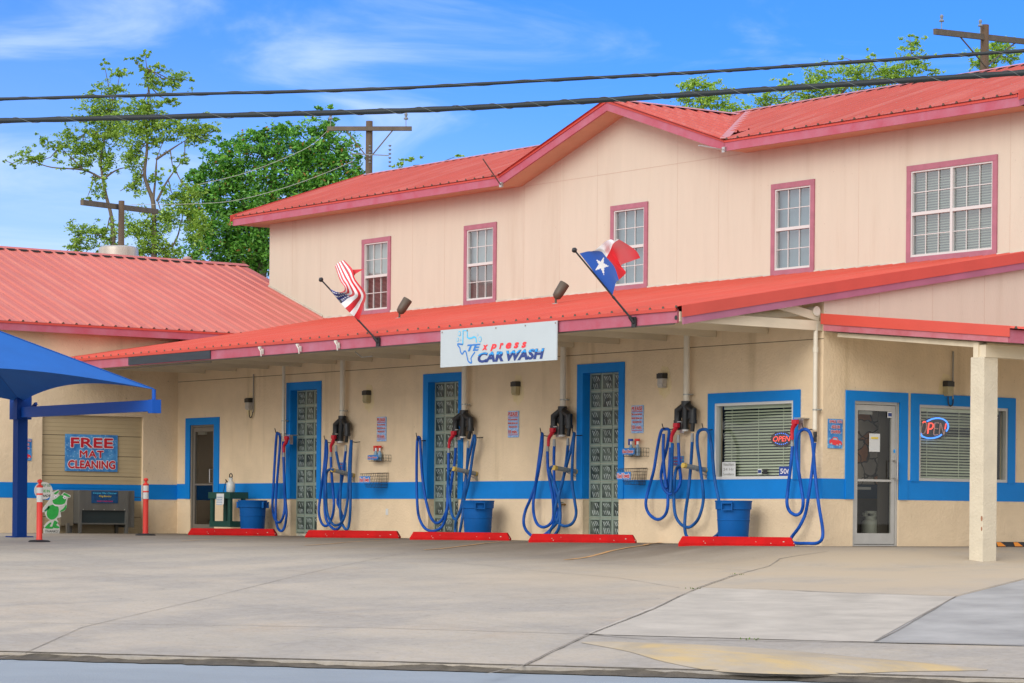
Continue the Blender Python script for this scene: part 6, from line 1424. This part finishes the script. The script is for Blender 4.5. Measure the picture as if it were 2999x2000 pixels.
tree('large dense dark green tree with a few rusty leaves behind the upper building corner', g1,
  [(1600, 630, 150, 95), (1450, 690, 130, 85), (1300, 740, 110, 85), (1780, 660, 120, 85), (1900, 720, 130, 110), (2010, 790, 90, 90), (1250, 840, 130, 90), (1450, 860, 180, 110), (1700, 850, 200, 130), (1900, 880, 190, 110), (1200, 960, 110, 80), (1350, 1050, 160, 120), (1550, 1010, 200, 120), (1800, 1000, 190, 110), (1190, 1130, 95, 100), (1300, 1230, 170, 120), (1450, 1340, 130, 90), (1400, 1180, 180, 120), (1600, 1200, 170, 150), (1880, 490, 75, 34), (1590, 540, 65, 42), (1440, 600, 65, 42), (1250, 645, 55, 40), (1120, 860, 60, 50), (1850, 560, 80, 50), (1700, 560, 60, 30), (1900, 420, 24, 22), (1500, 585, 30, 34), (1660, 520, 26, 30), (1380, 640, 34, 26), (1990, 640, 40, 34), (2060, 720, 34, 30), (1170, 780, 40, 30), (1090, 1010, 50, 46), (1110, 1240, 60, 40), (1800, 600, 40, 50)], 98,
  [[(1500, 1400), (1500, 1100), (1560, 850), (1600, 700)], [(1500, 1100), (1350, 900), (1300, 780)], [(1530, 950), (1750, 800), (1880, 700), (1880, 520)], [(1500, 1150), (1750, 1000)]], LF2, 720, .085, 13, .25, name='dense_tree')
g3 = Zm(1700, 50, .57402)
tree('light green tree top just right of the gable, behind the red roof', g3, [(560, 345, 60, 38), (650, 345, 65, 34), (600, 425, 110, 50), (735, 440, 90, 42), (700, 480, 80, 30), (530, 400, 40, 30)], 88, [[(640, 700), (640, 520), (600, 400), (570, 340)], [(640, 520), (730, 440)]], LF3, 1100, .06, 14, .08, name='light_green_tree', gap=1)
tree('broad light green tree top behind the right slope of the red roof', g3, [(960, 415, 80, 40), (1050, 345, 55, 30), (900, 455, 60, 28), (1200, 355, 95, 50), (1230, 290, 80, 36), (1400, 285, 100, 50), (1480, 195, 28, 22), (1560, 290, 100, 46), (1340, 205, 22, 12), (1700, 135, 62, 28), (1700, 215, 85, 42), (1800, 280, 55, 20), (1300, 370, 120, 42), (1650, 280, 100, 40), (1680, 100, 34, 14), (1500, 360, 100, 34), (1100, 430, 90, 36)], 90, [[(1300, 700), (1300, 450), (1400, 320), (1480, 220)], [(1300, 450), (1100, 380)], [(1400, 330), (1600, 290), (1690, 180)]], LF3, 1000, .06, 15, .08, name='light_green_tree', gap=1)
tree('light green tree behind the utility pole at the right', g3, [(2100, 180, 85, 50), (2200, 200, 50, 30), (2030, 240, 45, 30), (2150, 120, 45, 22), (2160, 150, 60, 36), (2080, 240, 60, 26)], 92, [[(2100, 600), (2100, 300), (2130, 180)]], LF3, 1100, .06, 16, .08, name='light_green_tree', gap=1)
tree('small leafy sprigs showing above the roof ridge right of the utility pole', Zm(0, 0, K), [(945, 365, 22, 9), (920, 378, 14, 8), (1052, 357, 16, 6)], 88, [[(950, 520), (948, 380)]], LF3, 800, .06, 17, .03, name='light_green_tree', gap=1)

# ------------------------------------------------------------------ weeds in the joints
WD = mat('weed_green', (.10, .17, .03), .8)
for i, (x, y, n_, h_, lb) in enumerate(((2055, 1557, 18, .05, 'small weed tuft growing in the gutter by the road edge'), (1592, 1352, 10, .028, 'low weed patch at the far corner of the pale concrete patch'), (1690, 1319, 8, .025, 'tiny weed in the joint nearest the building'), (1718, 1469, 9, .03, 'dry weed tuft at the near edge of the pale concrete patch'))):
    q = PG(x*K, y*K) if y < 1550 else Vector(LW(-.05, 8.1, -1.03)); q = PG(x*K, min(y, 1535)*K) if y < 1550 else PF(x*K, y*K, (CAM[2]+1.03)*FP/((y*K)-CY-(x*K-CX)*math.tan(RO)))
    rnd = random.Random(i); m = MB()
    for k in range(n_):
        a_ = rnd.uniform(0, 6.28); s_ = rnd.uniform(.01, .12 if i else .06); b_ = q+Vector((cos(a_)*s_, sin(a_)*s_, 0)); l_ = h_*rnd.uniform(.4, 1); e_ = Vector((cos(a_)*l_*.6, sin(a_)*l_*.6, l_)); w_ = Vector((-sin(a_), cos(a_), 0))*.008
        m.add([b_-w_, b_+w_, b_+e_*.6+w_*1.3, b_+e_, b_+e_*.6-w_*1.3], [(0, 1, 2, 3, 4)])
    o = m.build('weed', WD, None, fix=False); tag(o, lb, 'weed')
